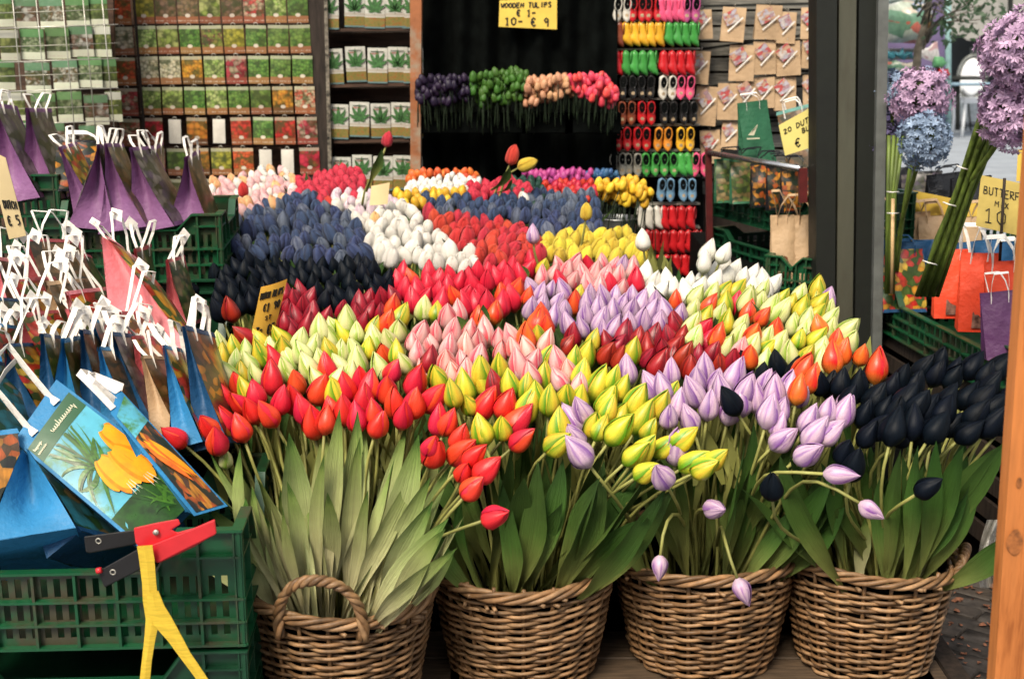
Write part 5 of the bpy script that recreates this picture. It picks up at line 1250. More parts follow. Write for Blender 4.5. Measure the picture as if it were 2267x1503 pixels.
mb = MB(ab.location); mb.grid(lambda u, v: gb.lerp(gt, v).lerp(P(lerp(420, 262, v), lerp(1180, 890, v), 2.48), u), 3, 10); mb.build('back_panel', PP['dkblue'], ab)
for sx in (0, 1):
    o1, o2 = aq(.2, .99, .002) + V((0, .03 * sx, 0)), aq(.85, .99, .002) + V((0, .03 * sx, 0)); t1 = P(185 + sx * 22, 835 + sx * 12, 2.36); t2 = P(192 + sx * 14, 826 + sx * 5, 2.44)
    mb = MB(ab.location); mb.sweep([o1, o1.lerp(t1, .5), t1, t1.lerp(t2, .5) + V((-.012, 0, .006)), t2, o2.lerp(t2, .5), o2], lambda t: V((.6, 0, .8)) if sx else V((.2, .9, .4)), .015, .001); mb.build('handle', PP['white'], ab, False)

# ---------------------------------------------------------------- red spring clamp with yellow elastic
m_clr = M('red clamp plastic', (.62, .022, .03), .33, .08, 20, .08, 200, spec=.5); m_clb = M('black clamp grip', (.012, .011, .012), .45, .1, 20, .1, 200); m_ela = M('yellow elastic band', (.80, .54, .045), .8, .1, 30, .7, 400, stretch=(1, 1, 9))
YC = 2.10
def bv(o):
    m = o.modifiers.new('bevel', 'BEVEL'); m.width = .0022; m.segments = 2; m.limit_method = 'ANGLE'; return o
def pp(x, y, e=0): return P(x, y, YC + e)
cl = thing('spring_clamp', 'red spring clamp with black grips biting the green crate rim', 'clamp', pp(350, 1200))
def prism(mb, pts, e0, e1, mi=0):
    a = [mb.vert(P(x, y, YC + e0)) for x, y in pts]; b = [mb.vert(P(x, y, YC + e1)) for x, y in pts]; n_ = len(pts)
    mb.face(a, mi); mb.face(b[::-1], mi)
    for i in range(n_): mb.face([a[(i + 1) % n_], a[i], b[i], b[(i + 1) % n_]], mi)
mb = MB(cl.location); prism(mb, [(296, 1168), (340, 1158), (395, 1148), (400, 1160), (380, 1172), (392, 1178), (430, 1168), (476, 1148), (480, 1180), (430, 1210), (352, 1246), (325, 1238), (300, 1200)], -.012, .018); bv(mb.build('jaw', m_clr, cl, False))
mb = MB(cl.location); prism(mb, [(325, 1210), (476, 1150), (479, 1182), (348, 1247)], -.020, -.0125); bv(mb.build('jaw_side', m_clr, cl, False))
mb = MB(cl.location); prism(mb, [(186, 1187), (300, 1172), (326, 1176), (328, 1200), (200, 1224), (190, 1222)], -.004, .016); bv(mb.build('grip', m_clb, cl, False))
mb = MB(cl.location); prism(mb, [(216, 1264), (310, 1212), (322, 1255), (232, 1300)], -.03, -.013); bv(mb.build('grip', m_clb, cl, False))
for (hx_, hy__, e_) in ((218, 1197, -.0045), (250, 1266, -.0305)):
    mb = MB(cl.location); c = pp(hx_, hy__, e_); mb.tube([c + V((.0045 * math.cos(a), 0, .0045 * math.sin(a))) for a in [i / 10 * 6.283 for i in range(10)]], .0012, 5, closed=True); mb.build('grip_hole', m_hook, cl)
mb = MB(cl.location); c = pp(222, 1262, -.03); mb.tube([c + V((-.005, -.003, 0)), c + V((.003, -.003, .002))], .0055, 8); mb.build('grip_end', m_clr, cl)
mb = MB(cl.location); c = pp(346, 1177, -.014); mb.tube([c, c + V((0, -.004, 0))], .005, 10); mb.build('rivet', m_hook, cl)
el = thing('elastic_band', 'yellow elastic band looped over the red clamp and hanging forked', 'band', pp(330, 1300, -.035))
def strip(pts, wd, e):
    mb = MB(el.location); ps = [pp(x, y, e) for x, y in pts]; ws = wd
    rows_ = []
    for i, p in enumerate(ps):
        d = (ps[min(i + 1, len(ps) - 1)] - ps[max(i - 1, 0)]).normalized(); s_ = V((0, 1, 0)).cross(d).normalized(); w2 = ws[i] / 2
        rows_.append([mb.vert(p - s_ * w2), mb.vert(p + V((0, -.002, 0))), mb.vert(p + s_ * w2), mb.vert(p + s_ * w2 + V((0, .002, 0))), mb.vert(p - s_ * w2 + V((0, .002, 0)))])
    for A_, B_ in zip(rows_, rows_[1:]):
        for k in range(5): mb.face([A_[k], A_[(k + 1) % 5], B_[(k + 1) % 5], B_[k]], 0)
    return mb
strip([(320, 1208), (325, 1240), (330, 1290), (333, 1330), (338, 1370), (332, 1410), (325, 1460), (318, 1530)], [.026, .026, .024, .026, .024, .019, .017, .018], -.034).build('strap', m_ela, el, False)
strip([(338, 1310), (345, 1345), (360, 1375), (385, 1410), (410, 1450), (440, 1492), (470, 1540)], [.020, .030, .034, .026, .020, .018, .02], -.0375).build('strap', m_ela, el, False)
# ---------------------------------------------------------------- little wooden shoes on the rack
def clog_mesh():
    mb = MB(); Lg = .078
    def f(u, v):
        a = u * 6.283; wx = .0135 * interp(v, [(0, .05), (.05, .45), (.15, .82), (.3, 1.0), (.5, .86), (.7, .84), (.88, .86), (.96, .6), (1, .05)])
        wy = .0125 * interp(v, [(0, .05), (.06, .5), (.2, .85), (.35, 1.0), (.5, 1.0), (.7, .8), (.9, .75), (1, .05)])
        cy = interp(v, [(0, -.012), (.1, -.006), (.3, 0), (1, .001)])
        return V((wx * math.cos(a), cy + wy * math.sin(a), (v - .5) * Lg))
    mb.grid(f, 12, 14, wrap=True); return mb.mesh('shoe', TM['red'])
CLOG = clog_mesh()
omb = MB(); omb.grid(lambda u, v: V(((.002 + .0075 * v) * math.cos(u * 6.283), -.0128 + .0008 * v, .016 + (.003 + .0165 * v) * math.sin(u * 6.283))), 12, 2, wrap=True); OPEN = omb.mesh('dark_opening', m_matblack)  # black disc stands for the shaded hollow of the shoe
rmb = MB(); rmb.tube([V((.0098 * math.cos(a), -.0122, .016 + .0195 * math.sin(a))) for a in [i / 16 * 6.283 for i in range(16)]], .0016, 4, closed=True); RIMM = rmb.mesh('shoe_rim', TM['red'])
dmb = MB(); dmb.poly([(.0050 * math.cos(a), -.0132, -.019 + .006 * math.sin(a)) for a in [i / 10 * 6.283 for i in range(10)]]); DOT = dmb.mesh('printed_emblem', M('printed emblem', (.45, .33, .2), .5, .3, 200))
def gloss(n, c): return M('lacquer ' + n, c, .28, .06, 20, .04, 60, rvar=.15, spec=.5)
CC = {'red': gloss('red', (.52, .015, .02)), 'yellow': gloss('yellow', (.78, .42, .03)), 'green': gloss('green', (.06, .32, .06)), 'pink': gloss('pink', (.80, .10, .22)), 'magenta': gloss('magenta', (.50, .09, .26)), 'white': gloss('white', (.68, .64, .56)),
      'black': gloss('black', (.015, .014, .014)), 'brown': gloss('brown', (.24, .06, .03)), 'orange': gloss('orange', (.74, .27, .03)), 'blue': gloss('blue', (.16, .30, .44)), 'grey': gloss('grey', (.36, .34, .28)), 'dark red': gloss('dark red', (.36, .012, .015))}
rack = thing('shoe_rack', 'black board with hooks carrying rows of tiny lacquered wooden shoes', 'rack', P(1455, 400, 5.45))
mb = MB(rack.location); slab(mb, P(1352, -200, 5.42), P(1545, -200, 5.42), P(1345, 660, 5.42), P(1560, 660, 5.42), .03); mb.build('board', m_matblack, rack, False)
SH = [(22, [('white', 1378, 0), ('red', 1412, 0), ('red', 1446, 0), ('pink', 1464, 1), ('pink', 1478, 1), ('pink', 1492, 1), ('pink', 1506, 1), ('magenta', 1530, 0)]),
      (76, [('brown', 1370, 1), ('yellow', 1387, 1), ('yellow', 1404, 1), ('yellow', 1422, 1), ('yellow', 1440, 1), ('yellow', 1459, 1), ('green', 1481, 1), ('green', 1499, 1), ('green', 1517, 1), ('green', 1535, 1)]),
      (140, [('red', 1366, 1), ('green', 1385, 1), ('green', 1404, 1), ('green', 1423, 1), ('green', 1443, 1), ('red', 1469, 1), ('red', 1488, 1), ('red', 1507, 1), ('red', 1526, 1)]),
      (194, [('black', 1390, 0), ('black', 1430, 0), ('white', 1478, 0), ('pink', 1518, 0)]), (250, [('brown', 1388, 0), ('red', 1431, 0), ('black', 1480, 0), ('black', 1524, 0)]),
      (308, [('red', 1378, 0), ('red', 1421, 0), ('orange', 1468, 0), ('yellow', 1517, 0)]), (364, [('grey', 1368, 0), ('grey', 1401, 0), ('green', 1440, 0), ('green', 1481, 0), ('green', 1508, 1), ('green', 1523, 1), ('pink', 1550, 0)]),
      (420, [('blue', 1474, 0), ('blue', 1522, 0)]), (482, [('white', 1415, 1), ('white', 1436, 1), ('white', 1455, 1), ('red', 1470, 1), ('red', 1488, 1), ('red', 1508, 1), ('red', 1527, 1)]),
      (534, [('dark red', 1434, 1), ('dark red', 1452, 1), ('dark red', 1471, 1), ('red', 1490, 1), ('red', 1507, 1), ('red', 1524, 1), ('dark red', 1542, 1)]), (588, [('red', 1458, 1), ('red', 1477, 1), ('red', 1497, 1), ('red', 1516, 1), ('dark red', 1534, 1)])]
for ri, (y, row) in enumerate(SH):
    for ci, (c, x, side) in enumerate(row):
        x0 = x + (y - 22) * 0.0; loc = P(x0, y, 5.30)
        nm = 'wooden_shoes' if not side else 'wooden_shoe'
        o = thing('wooden_shoe_pair' if not side else 'wooden_shoe', '%s wooden %s, %s from left, %s row of the shoe rack' % (c, 'shoe pair' if not side else 'shoe hung sideways', ORD[ci + 1], ORD[ri + 1]), 'wooden shoe', loc, 'small wooden shoes on the rack')
        for s_ in ((-1, 1) if not side else (0,)):
            q = link('shoe', CLOG, o, (s_ * .0190, 0, 0), (rad(R.uniform(-5, 5)), rad(R.uniform(-4, 4)), rad(R.uniform(62, 80)) if side else rad(R.uniform(-8, 8)))); setmat(q, CC[c]); q.scale = (1.5, 1.75, 1.28) if side else (1.42, 1.3, 1.25)
            r2 = link('shoe_rim', RIMM, q, (0, 0, 0)); setmat(r2, CC[c]); link('dark_opening', OPEN, q, (0, 0, 0))
            if not side: link('printed_emblem', DOT, q, (0, 0, 0))
        mb = MB(); mb.tube([V((0, .12, .046)), V((0, 0, .042)), V((0, -.02, .046))], .0016, 4); mb.build('hook', m_hook, o)
    mb = MB(rack.location); mb.bar(P(1352, y - 30, 5.36), P(1548, y - 32, 5.36), .05, .006); mb.build('rail', m_hook, rack, False)

# ---------------------------------------------------------------- kraft bags hanging on a grey slat wall
m_slat = M('grey slat wall', (.20, .19, .165), .7, .25, 14, .3, 60, (1, 1, 8))
sw = thing('slat_wall', 'grey slatted wall panel behind the hanging kraft bags', 'wall panel', P(1680, 300, 5.55))
for i in range(15):
    y = -60 + i * 34
    mb = MB(sw.location); mb.bar(P(1548, y, 5.55), P(1850, y - 4, 5.55), .012, .052); mb.build('slat', m_slat, sw, False)
m_pr = pic('small flower print', [(.62, .12, .12), (.70, .62, .58), (.50, .32, .36), (.66, .40, .28), (.60, .55, .62)], 3, .2)
HB = [[(1553, 55, 44, 62), (1623, 55, 50, 72), (1700, 50, 56, 72), (1740, 62, 40, 66), (1797, 52, 46, 66)], [(1550, 150, 40, 70), (1642, 140, 54, 76), (1692, 128, 48, 70), (1745, 130, 52, 72), (1792, 116, 36, 68)],
      [(1562, 235, 48, 84), (1612, 225, 46, 78), (1652, 212, 44, 74), (1694, 205, 40, 66), (1737, 208, 48, 72), (1798, 205, 40, 76)], [(1572, 325, 44, 72), (1615, 300, 36, 60)]]
for i, row in enumerate(HB):
    for j, (x, y, w_, h_) in enumerate(row):
        k = 5.4 / F; c = P(x, y, 5.42); W_, H_ = w_ * k, h_ * k
        o = thing('hanging_bag', 'small kraft paper bag with flower print, %s from left in the %s hanging row' % (ORD[j + 1], ORD[i + 1]), 'paper bag', c, 'small kraft bags hanging on the slat wall'); o.rotation_euler = (rad(R.uniform(-4, 4)), rad(R.uniform(-5, 5)), rad(R.uniform(-14, 6)))
        mb = MB(); mb.grid(lambda u, v: V(((u - .5) * W_, -.018 * (1 - v) - .004 - .004 * math.sin(u * 3.14) * math.sin(v * 3.14), (v - .5) * H_)), 5, 5); mb.grid(lambda u, v: V(((.5 - u) * W_, .018 * (1 - v), (v - .5) * H_)), 1, 1); 
        for s_ in (-1, 1): mb.grid(lambda u, v: V((s_ * W_ / 2 - s_ * .008 * math.sin(u * 3.14) * v, lerp(-.018 * (1 - v) - .004, .018 * (1 - v), u), (v - .5) * H_)), 2, 4)
        mb.build('body', PP['kraft'], o)
        mb = MB(); a = rad(R.uniform(25, 40)); s2 = .38
        mb.grid(lambda u, v: V((W_ * (-.12) + (u - .5) * W_ * .62 * math.cos(a) - (v - .5) * H_ * s2 * math.sin(a), -.0262 + .0 * v, H_ * .2 + (u - .5) * W_ * .62 * math.sin(a) + (v - .5) * H_ * s2 * math.cos(a))), 2, 2); mb.build('printed_picture', m_pr, o, False)
        mb = MB(); p0 = V((-W_ * .22, -.0264, -H_ * .22)); p1 = V((W_ * .38, -.0264, H_ * .22)); mb.sweep([p0, p1], V((0, 0, 1)), .006, .0006); mb.build('printed_stripe', PP['white'], o, False)
        mb = MB(); mb.tube([V((0, .1, H_ / 2 + .012)), V((0, -.01, H_ / 2 + .006)), V((0, -.02, H_ / 2 + .012))], .002, 4); mb.build('hook', m_hook, o)
    mb = MB(sw.location); mb.bar(P(1548, row[0][1] - 40, 5.5), P(1830, row[-1][1] - 44, 5.5), .01, .01); mb.build('hanging_rail', m_steeld, sw, False)

# ---------------------------------------------------------------- crate stand behind the post
def slope_pts(x, ya, Ya): return P(x, ya, Ya)
a = P(1575, 478, 4.75); b = P(1822, 540, 4.12)
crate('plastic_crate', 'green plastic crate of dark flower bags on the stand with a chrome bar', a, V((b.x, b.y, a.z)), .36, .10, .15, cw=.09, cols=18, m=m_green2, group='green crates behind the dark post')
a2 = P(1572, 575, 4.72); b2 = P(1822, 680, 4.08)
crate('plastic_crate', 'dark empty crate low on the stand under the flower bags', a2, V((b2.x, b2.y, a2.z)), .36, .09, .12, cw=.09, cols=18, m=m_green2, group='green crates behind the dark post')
a3 = P(1690, 655, 4.08); b3 = P(1804, 695, 4.0)
crate('plastic_crate', 'green plastic crate with tall kraft bags in front of the dark post', a3, V((b3.x, b3.y, a3.z)), .20, .09, .13, cw=.05, cols=9, group='green crates behind the dark post')
fr = thing('metal_rack', 'dark red metal frame with a chrome top bar around green crates', 'frame', P(1568, 640, 4.7))
m_dred = M('dark red paint', (.11, .018, .018), .4, .2, 20, .1); m_chr = M('chrome bar', (.5, .5, .5), .22, .1, 20, 0, metal=.9)
for (x0, y0, Y0, x1, y1, Y1, m, w_) in ((1568, 330, 4.68, 1574, 760, 4.68, m_dred, .022), (1777, 372, 4.05, 1777, 448, 4.05, m_dred, .024)):
    mb = MB(fr.location); mb.bar(P(x0, y0, Y0), P(x1, y1, Y1), w_, w_, V((1, 0, 0))); mb.build('upright', m, fr, False)
mb = MB(fr.location); mb.tube([P(1566, 338, 4.68), P(1772, 374, 4.05)], .010, 10); mb.build('top_bar', m_chr, fr)
pb = thing('stand_base', 'dark base boards under the crates behind the post', 'stand', (1.2, 4.6, 0)); mb = MB(pb.location); mb.box((1.13, 4.75, .36), (.85, .75, .70)); mb.build('base_body', m_matblack, pb, False)
GK = 'bags in the crates behind the dark post'
bag('dark green paper bag with teal top and a small white emblem', (1665, 225), (1680, 400), 4.62, 4.6, 14, .115, .09, 'dgreen', None, GK, hs=.03)
bag('teal topped paper bag leaning right beside the yellow sign', (1755, 240), (1790, 400), 4.66, 4.6, -20, .12, .09, 'teal', PC['brown'], GK, hs=.03)
mb = MB(); c0 = P(1668, 300, 4.53)
o = thing('bag_emblem', 'pale printed emblem on the dark green paper bag', 'emblem', c0); 
for k in range(5):
    mb = MB(); mb.sweep([V((-.016 + k * .004, 0, .0)), V((.0 + k * .003, 0, .02 + .004 * k))], V((1, 0, .4)), .003, .001); mb.build('stroke', m_crm, o, False)
mb = MB(); mb.sweep([V((-.022, 0, -.012)), V((.022, 0, -.010))], V((0, 0, 1)), .004, .001); mb.build('stroke', m_crm, o, False)
for i, (x, y) in enumerate(((1620, 350), (1655, 352), (1695, 360), (1730, 366), (1762, 372))):
    bag('%s flower bag, %s from left in the crate with chrome bar' % ('brown' if i < 2 else 'black and orange', ORD[i + 1]), (x, y), (x + 4, y + 98), 4.62 - i * .08, 4.6 - i * .08, 4 + i, .11 if i > 1 else .13, .05, 'black' if i > 1 else 'dgreen', PC['amber'] if i > 1 else PC['field'], GK, hcol='black', hs=.035)
for i, (x, y) in enumerate(((1732, 476), (1784, 476))):
    o = bag('tall kraft paper bag with a round topped window, %s of two' % ('left' if i == 0 else 'right'), (x, y), (x + 2, y + 150), 4.17, 4.15, 0, .078 + .008 * i, .06, 'kraft', None, GK, hcol='kraft', hs=.07, tw=.012)
    mb = MB(); pts = [(-.016, .0), (.016, .0), (.016, .05), (.011, .065), (0, .07), (-.011, .065), (-.016, .05)]; mb.poly([V((px_ * .8, -.036 + pz * .12, pz + .02)) for px_, pz in pts]); mb.build('window', M('brown window film', (.16, .06, .03), .25, .2, 30, 0), o)
sign('price_sign', 'pale yellow card lettered 20 DUTCH BULBS above the black bags', [(1724, 278, 4.2), (1850, 208, 4.2), (1850, 310, 4.2), (1738, 345, 4.2)], 4.2, m_pyel,
     [('20 DUTCH', .06, .66, .14, .0018), ('BULBS', .38, .46, .13, .0018), ('€ 5,', .22, .14, .24, .0022)])

# ---------------------------------------------------------------- right of the post
# side table with crates
A_ = P(1940, 728, 4.05); B_ = P(2262, 905, 3.15)
crate('plastic_crate', 'long green plastic crate of red and plum bags beside orange post', A_, V((B_.x, B_.y, A_.z)), .36, .105, .145, cw=.12, cols=26, group='green crates right of the dark post')
A2_ = P(1940, 560, 4.75); B2_ = P(2262, 600, 4.0)
crate('plastic_crate', 'green plastic crate behind, holding black and kraft bags', A2_, V((B2_.x, B2_.y, A2_.z)), .36, .12, .16, cw=.1, cols=20, m=m_green2, group='green crates right of the dark post')
tb = thing('side_table', 'black side table in deep shadow carrying the right hand crates', 'table', ((A_.x + B_.x) / 2, 3.9, 0))
for k in range(6):
    z = A_.z - .02 - k * .075
    p0, p1 = V((A_.x, A_.y + .01, z)), V((B_.x, B_.y + .01, z)); n_ = V((0, 0, 1)).cross((p1 - p0).normalized())
    mb = MB(tb.location); mb.bar(p0 + n_ * .02, p1 + n_ * .02, .012, .05, n_); mb.build('slat', m_dark, tb, False)
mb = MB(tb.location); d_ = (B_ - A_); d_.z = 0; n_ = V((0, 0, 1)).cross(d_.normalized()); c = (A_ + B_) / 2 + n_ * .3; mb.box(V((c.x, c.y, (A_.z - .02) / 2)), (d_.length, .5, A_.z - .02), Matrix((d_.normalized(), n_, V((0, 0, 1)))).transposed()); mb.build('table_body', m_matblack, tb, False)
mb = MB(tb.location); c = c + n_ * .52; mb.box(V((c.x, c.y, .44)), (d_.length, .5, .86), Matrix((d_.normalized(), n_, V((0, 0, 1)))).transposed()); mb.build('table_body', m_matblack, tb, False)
GR2 = 'bags in the crates right of the dark post'
for i, (x, y, x1, y1, Y, w_) in enumerate(((2108, 552, 2104, 700, 3.72, .10), (2170, 560, 2160, 730, 3.58, .105), (2222, 578, 2225, 760, 3.42, .10))):
    o = bag('bright red paper bag with white tape handle, %s from the dark post' % ORD[i + 1], (x, y), (x1, y1), Y, Y - .01, -12, w_, .08, 'red', None, GR2, tw=.017, hs=.065, flare=1.0)
    mb = MB(); mb.poly([V((px_, -.043 + pz * .16, pz + .012)) for px_, pz in [(-.018, .0), (.018, .0), (.016, .04), (.009, .055), (-.009, .055), (-.016, .04)]]); mb.build('window', M('clear bag window', (.22, .12, .09), .15, .4, 60, .3, spec=.8), o)
bag('plum coloured paper bag with white handle by the orange post', (2212, 645), (2222, 790), 3.3, 3.28, -6, .10, .06, 'plum', None, GR2, hs=.045)
bag('navy glossy bag with red flower picture behind the stems', (2000, 545), (2000, 690), 3.98, 3.95, -8, .13, .06, 'dkblue', PC['tulips'], GR2, handles=1, hs=.03, hcol='dkblue')
for i, (x, y, Y) in enumerate(((1975, 530, 4.1), (2020, 535, 4.0), (2065, 530, 4.0), (2150, 535, 3.85), (2200, 530, 3.8))):
    bag('navy glossy bag, %s from left behind the red bags' % ORD[i + 1], (x, y), (x, y + 120), Y, Y, R.uniform(-20, 20), .12, .06, 'dkblue', None, GR2, handles=0, bulge=.02)
for i, (x, y, Y) in enumerate(((1968, 468, 4.4), (2022, 470, 4.3), (2070, 478, 4.25), (2130, 482, 4.15))):
    bag('kraft paper bag with folded handle, %s from left below the yellow sign' % ORD[i + 1], (x, y), (x, y + 90), Y, Y, R.uniform(-10, 6), .115, .07, 'kraft', None, GR2, hcol='kraft', tw=.013, hs=.045, bulge=.02)
for i, (x, y, Y) in enumerate(((1985, 372, 4.9), (2040, 380, 4.8), (2092, 384, 4.75), (2150, 392, 4.6))):
    bag('black glossy bag, %s from left at the back by the paving' % ORD[i + 1], (x, y), (x, y + 100), Y, Y, R.uniform(-20, 20), .15, .08, 'black', None if i != 1 else PC['grey'], GR2, hcol='black', hs=.03, bulge=.02)
sign('price_sign', 'blank yellow card lying behind the kraft bags', [(2022, 422, 4.35), (2168, 452, 4.2), (2160, 530, 4.2), (2018, 500, 4.35)], 4.3, m_yel, [])
sign('price_sign', 'large faded yellow card on a dark stake beside the orange post', [(2172, 388, 3.5), (2290, 412, 3.45), (2290, 530, 3.45), (2160, 500, 3.5)], 3.5, M('faded yellow card', (.62, .47, .13), .6, .15, 9, .08, 60),
     [('BUTTERFLY', .08, .66, .15, .0016), ('MIX', .30, .46, .11, .0013), ('10', .12, .12, .28, .0018)])
mb = MB(); mb.tube([P(2212, 600, 3.46), P(2224, 395, 3.44)], .004, 6); tag(mb.build('stake', m_dark), 'dark stake in front of the large faded yellow card', 'stake')
sign('price_sign', 'narrow yellow card edge high beside the orange post', [(2254, 332, 3.6), (2300, 330, 3.6), (2300, 400, 3.6), (2250, 402, 3.6)], 3.6, m_yel, [])

# alliums
def florets(mb, c, r, n, s_, seed):
    rr = random.Random(seed)
    for i in range(n):
        z = 1 - 2 * (i + .5) / n; a = i * 2.39996; q = math.sqrt(max(0, 1 - z * z)); d = V((q * math.cos(a), q * math.sin(a), z)); d = (d + V((rr.gauss(0, .12), rr.gauss(0, .12), rr.gauss(0, .12)))).normalized()
        p = c + d * r * rr.uniform(.74, 1.06) * (1 + .22 * noise.noise(d * 1.6 + V((seed, 0, 0)))); t1 = d.cross(V((.3, .2, 1))).normalized(); t2 = d.cross(t1); ph = rr.uniform(0, 1); sz = s_ * rr.uniform(.75, 1.25)
        for k in range(6):
            b = (k + ph) * 1.0472; e = t1 * math.cos(b) + t2 * math.sin(b); f_ = -t1 * math.sin(b) + t2 * math.cos(b)
            mb.poly([p, p + e * sz * .55 + f_ * sz * .24 + d * sz * .25, p + e * sz + d * sz * rr.uniform(.2, .6), p + e * sz * .55 - f_ * sz * .24 + d * sz * .25])
m_al = M('lilac floret', (.48, .33, .47), .6, .35, 40, .1, rvar=.1, col2=(.28, .17, .29)); m_alb = M('grey blue floret', (.24, .31, .42), .6, .35, 40, .1, col2=(.10, .15, .24)); m_ald = M('dark violet floret', (.12, .10, .22), .6, .35, 40, .1)
m_gst = M('ribbed green stalk', (.14, .20, .035), .5, .3, 8, .2, 60, (8, 8, 1)); m_core = M('flower core', (.05, .07, .02), .9, .3, 30)
AL = [('tall lilac allium ball at the right edge, upper one', 2268, 118, 92, 2.95, m_al, .0135), ('lilac allium ball at the right edge, lower one', 2252, 245, 84, 3.0, m_al, .0135), ('lilac allium ball above the grey blue one', 2040, 215, 64, 3.9, m_al, .014),
      ('grey blue allium ball in front of the paving', 2046, 310, 60, 3.7, m_alb, .013), ('dark blue allium ball next to the dark post', 1975, 205, 42, 4.0, m_alb, .015), ('dark violet allium ball low beside the dark post', 1962, 310, 38, 4.0, m_ald, .014)]
for i, (lb, x, y, r_, Y, m, s_) in enumerate(AL):
    c = P(x, y, Y); r0 = r_ / F * Y * .98
    o = thing('allium', lb, 'flower', c, 'large artificial allium flowers')
    mb = MB(c); florets(mb, c, r0, int(520 * (r_ / 90) ** 1.1) + 60, s_, i); f_ = tag(mb.build('floret_ball', m, o, False), kind='stuff')
    mb = MB(c); mb.grid(lambda u, v: c + V((math.sin(v * 3.1416) * math.cos(u * 6.283), math.sin(v * 3.1416) * math.sin(u * 6.283), math.cos(v * 3.1416))) * r0 * .55, 12, 8, wrap=True); mb.build('flower_core', m_core, o)
    ends = {0: (2075, 610, 3.35), 1: (2045, 640, 3.4), 2: (1985, 600, 3.95), 3: (1978, 600, 3.95), 4: (1976, 600, 3.95), 5: (1970, 600, 3.98)}[i]
    e_ = P(*ends); mb = MB(c); mb.tube(stem_pts(e_, c, (c - e_).normalized(), 10), .0065, 8); mb.build('stalk', m_gst, o)
bd = thing('stalk_bundle', 'slanting bundle of green flower stalks tied with pale wire to a stick', 'stalk bundle', P(2040, 640, 3.38))
for k in range(6):
    a = P(2030 + k * 9, 655, 3.36 + .006 * (k % 2)); b = P(2192 + k * 8, 190 + 8 * k, 3.08 + .012 * (k % 2)); m_ = a.lerp(b, .55) + V(((2.5 - k) * .003, 0, 0))
    mb = MB(bd.location); mb.tube([a, a.lerp(m_, .5), m_, m_.lerp(b, .5), b], .0062, 8); mb.build('stalk', m_gst, bd)
mb = MB(bd.location); mb.tube([P(2090, 560, 3.30), P(2158, 350, 3.19)], .005, 6); mb.build('stick', M('pale stick', (.48, .26, .12), .6), bd)
mb = MB(bd.location); mb.tube([P(2165, 330, 3.08), P(2200, 262, 3.05), P(2216, 262, 3.04)], .006, 8); mb.build('stalk', m_gst, bd)
for (x0, y0, x1, y1) in ((2118, 367, 2144, 376), (2088, 448, 2114, 456), (2043, 577, 2070, 585)):
    Yt = lerp(3.30, 3.13, (640 - y0) / 400)
    mb = MB(bd.location); mb.tube([P(x0, y0, Yt), P((x0 + x1) / 2, (y0 + y1) / 2 + 1, Yt - .02), P(x1, y1, Yt), P(x1 + 4, y1 + 2, Yt + .01)], .0018, 5); mb.build('wire_tie', PP['white'], bd)
bd2 = thing('stalk_bundle', 'upright bundle of green stalks with a cane beside the dark post', 'stalk bundle', P(1975, 640, 3.92))
for k in range(4):
    mb = MB(bd2.location); mb.tube([P(1962 + k * 5, 650, 3.9), P(1966 + k * 5, 430, 3.9), P(1968 + k * 11, 300, 3.92)], .006, 7); mb.build('stalk', m_gst, bd2)
mb = MB(bd2.location); mb.tube([P(1974, 650, 3.87), P(1977, 440, 3.87)], .0055, 6); mb.build('cane', M('bamboo cane', (.62, .42, .20), .5), bd2)
for y in (425, 472):
    mb = MB(bd2.location); mb.tube([P(1964, y, 3.87), P(1976, y + 1, 3.85), P(1990, y, 3.87)], .002, 5); mb.build('wire_tie', PP['white'], bd2)

# far side of the street
m_aw = M('grey awning cloth', (.22, .215, .20), .8, .12, 2, .1); m_shop = M('dark shop front', (.010, .014, .016), .5, .2, 3, 0)
sh = thing('shop_front', 'dark cafe shop front under a grey awning across the street', 'shop', P(2200, 290, 19))
mb = MB(sh.location); slab(mb, P(1700, -500, 19.5), P(2700, -500, 19.5), V((P(1700, 200, 19.5).x, 19.5, 0)), V((P(2700, 200, 19.5).x, 19.5, 0)), .3); mb.build('wall', m_shop, sh, False)
mb = MB(sh.location)
mb.grid(lambda u, v: P(lerp(2090, 2500, u), lerp(-160, 78 + 12 * (int(u * 10) % 2), v), lerp(18.6, 17.2, v)), 24, 4); mb.build('awning', m_aw, sh, False)
mb = MB(sh.location); mb.bar(P(2236, -60, 17.3), P(2238, 85, 17.3), .05, .05); mb.build('awning_seam', m_steeld, sh, False)
mb = MB(sh.location); mb.bar(P(2158, 105, 18.4), P(2160, 150, 18.4), .04, .12); mb.build('window_post', m_steelg, sh, False)
mb = MB(sh.location); mb.box(P(2180, 245, 18.6) + V((0, 0, 0)), (2.6, .25, .28)); mb.build('bench_ledge', M('pale stone', (.42, .46, .48), .7), sh, False)
ch = thing('cafe_chair', 'white cafe chair with an oval back across the street', 'chair', PZ(2150, 292, .0))
k = 17.3 / F; m_wh = M('white lacquer', (.82, .84, .86), .35, .04, 10, 0)
cc = P(2152, 172, 17.3); bs = ch.location
mb = MB(bs); mb.lathe([(0.001, -.02), (.12, -.02), (.15, 0), (.12, .02), (.001, .02)], 20, (0, 0, 0))
mb.v = [bs * 0 + V((cc.x + v.x * 1.05 + bs.x * 0, cc.y + (v.z + 0), cc.z + v.y * 1.65)) - bs for v in [q + bs for q in mb.v]]; mb.build('oval_back', m_wh, ch)
mb = MB(bs); mb.tube([cc + V((.185 * math.cos(a), .0, .28 * math.sin(a))) for a in [i / 24 * 6.283 for i in range(24)]], .022, 6, closed=True); mb.build('back_ring', m_steelg, ch)
mb = MB(bs); mb.box(V((cc.x, cc.y - .2, .46)), (.44, .42, .06), bev=.02); mb.build('seat', m_wh, ch, False)
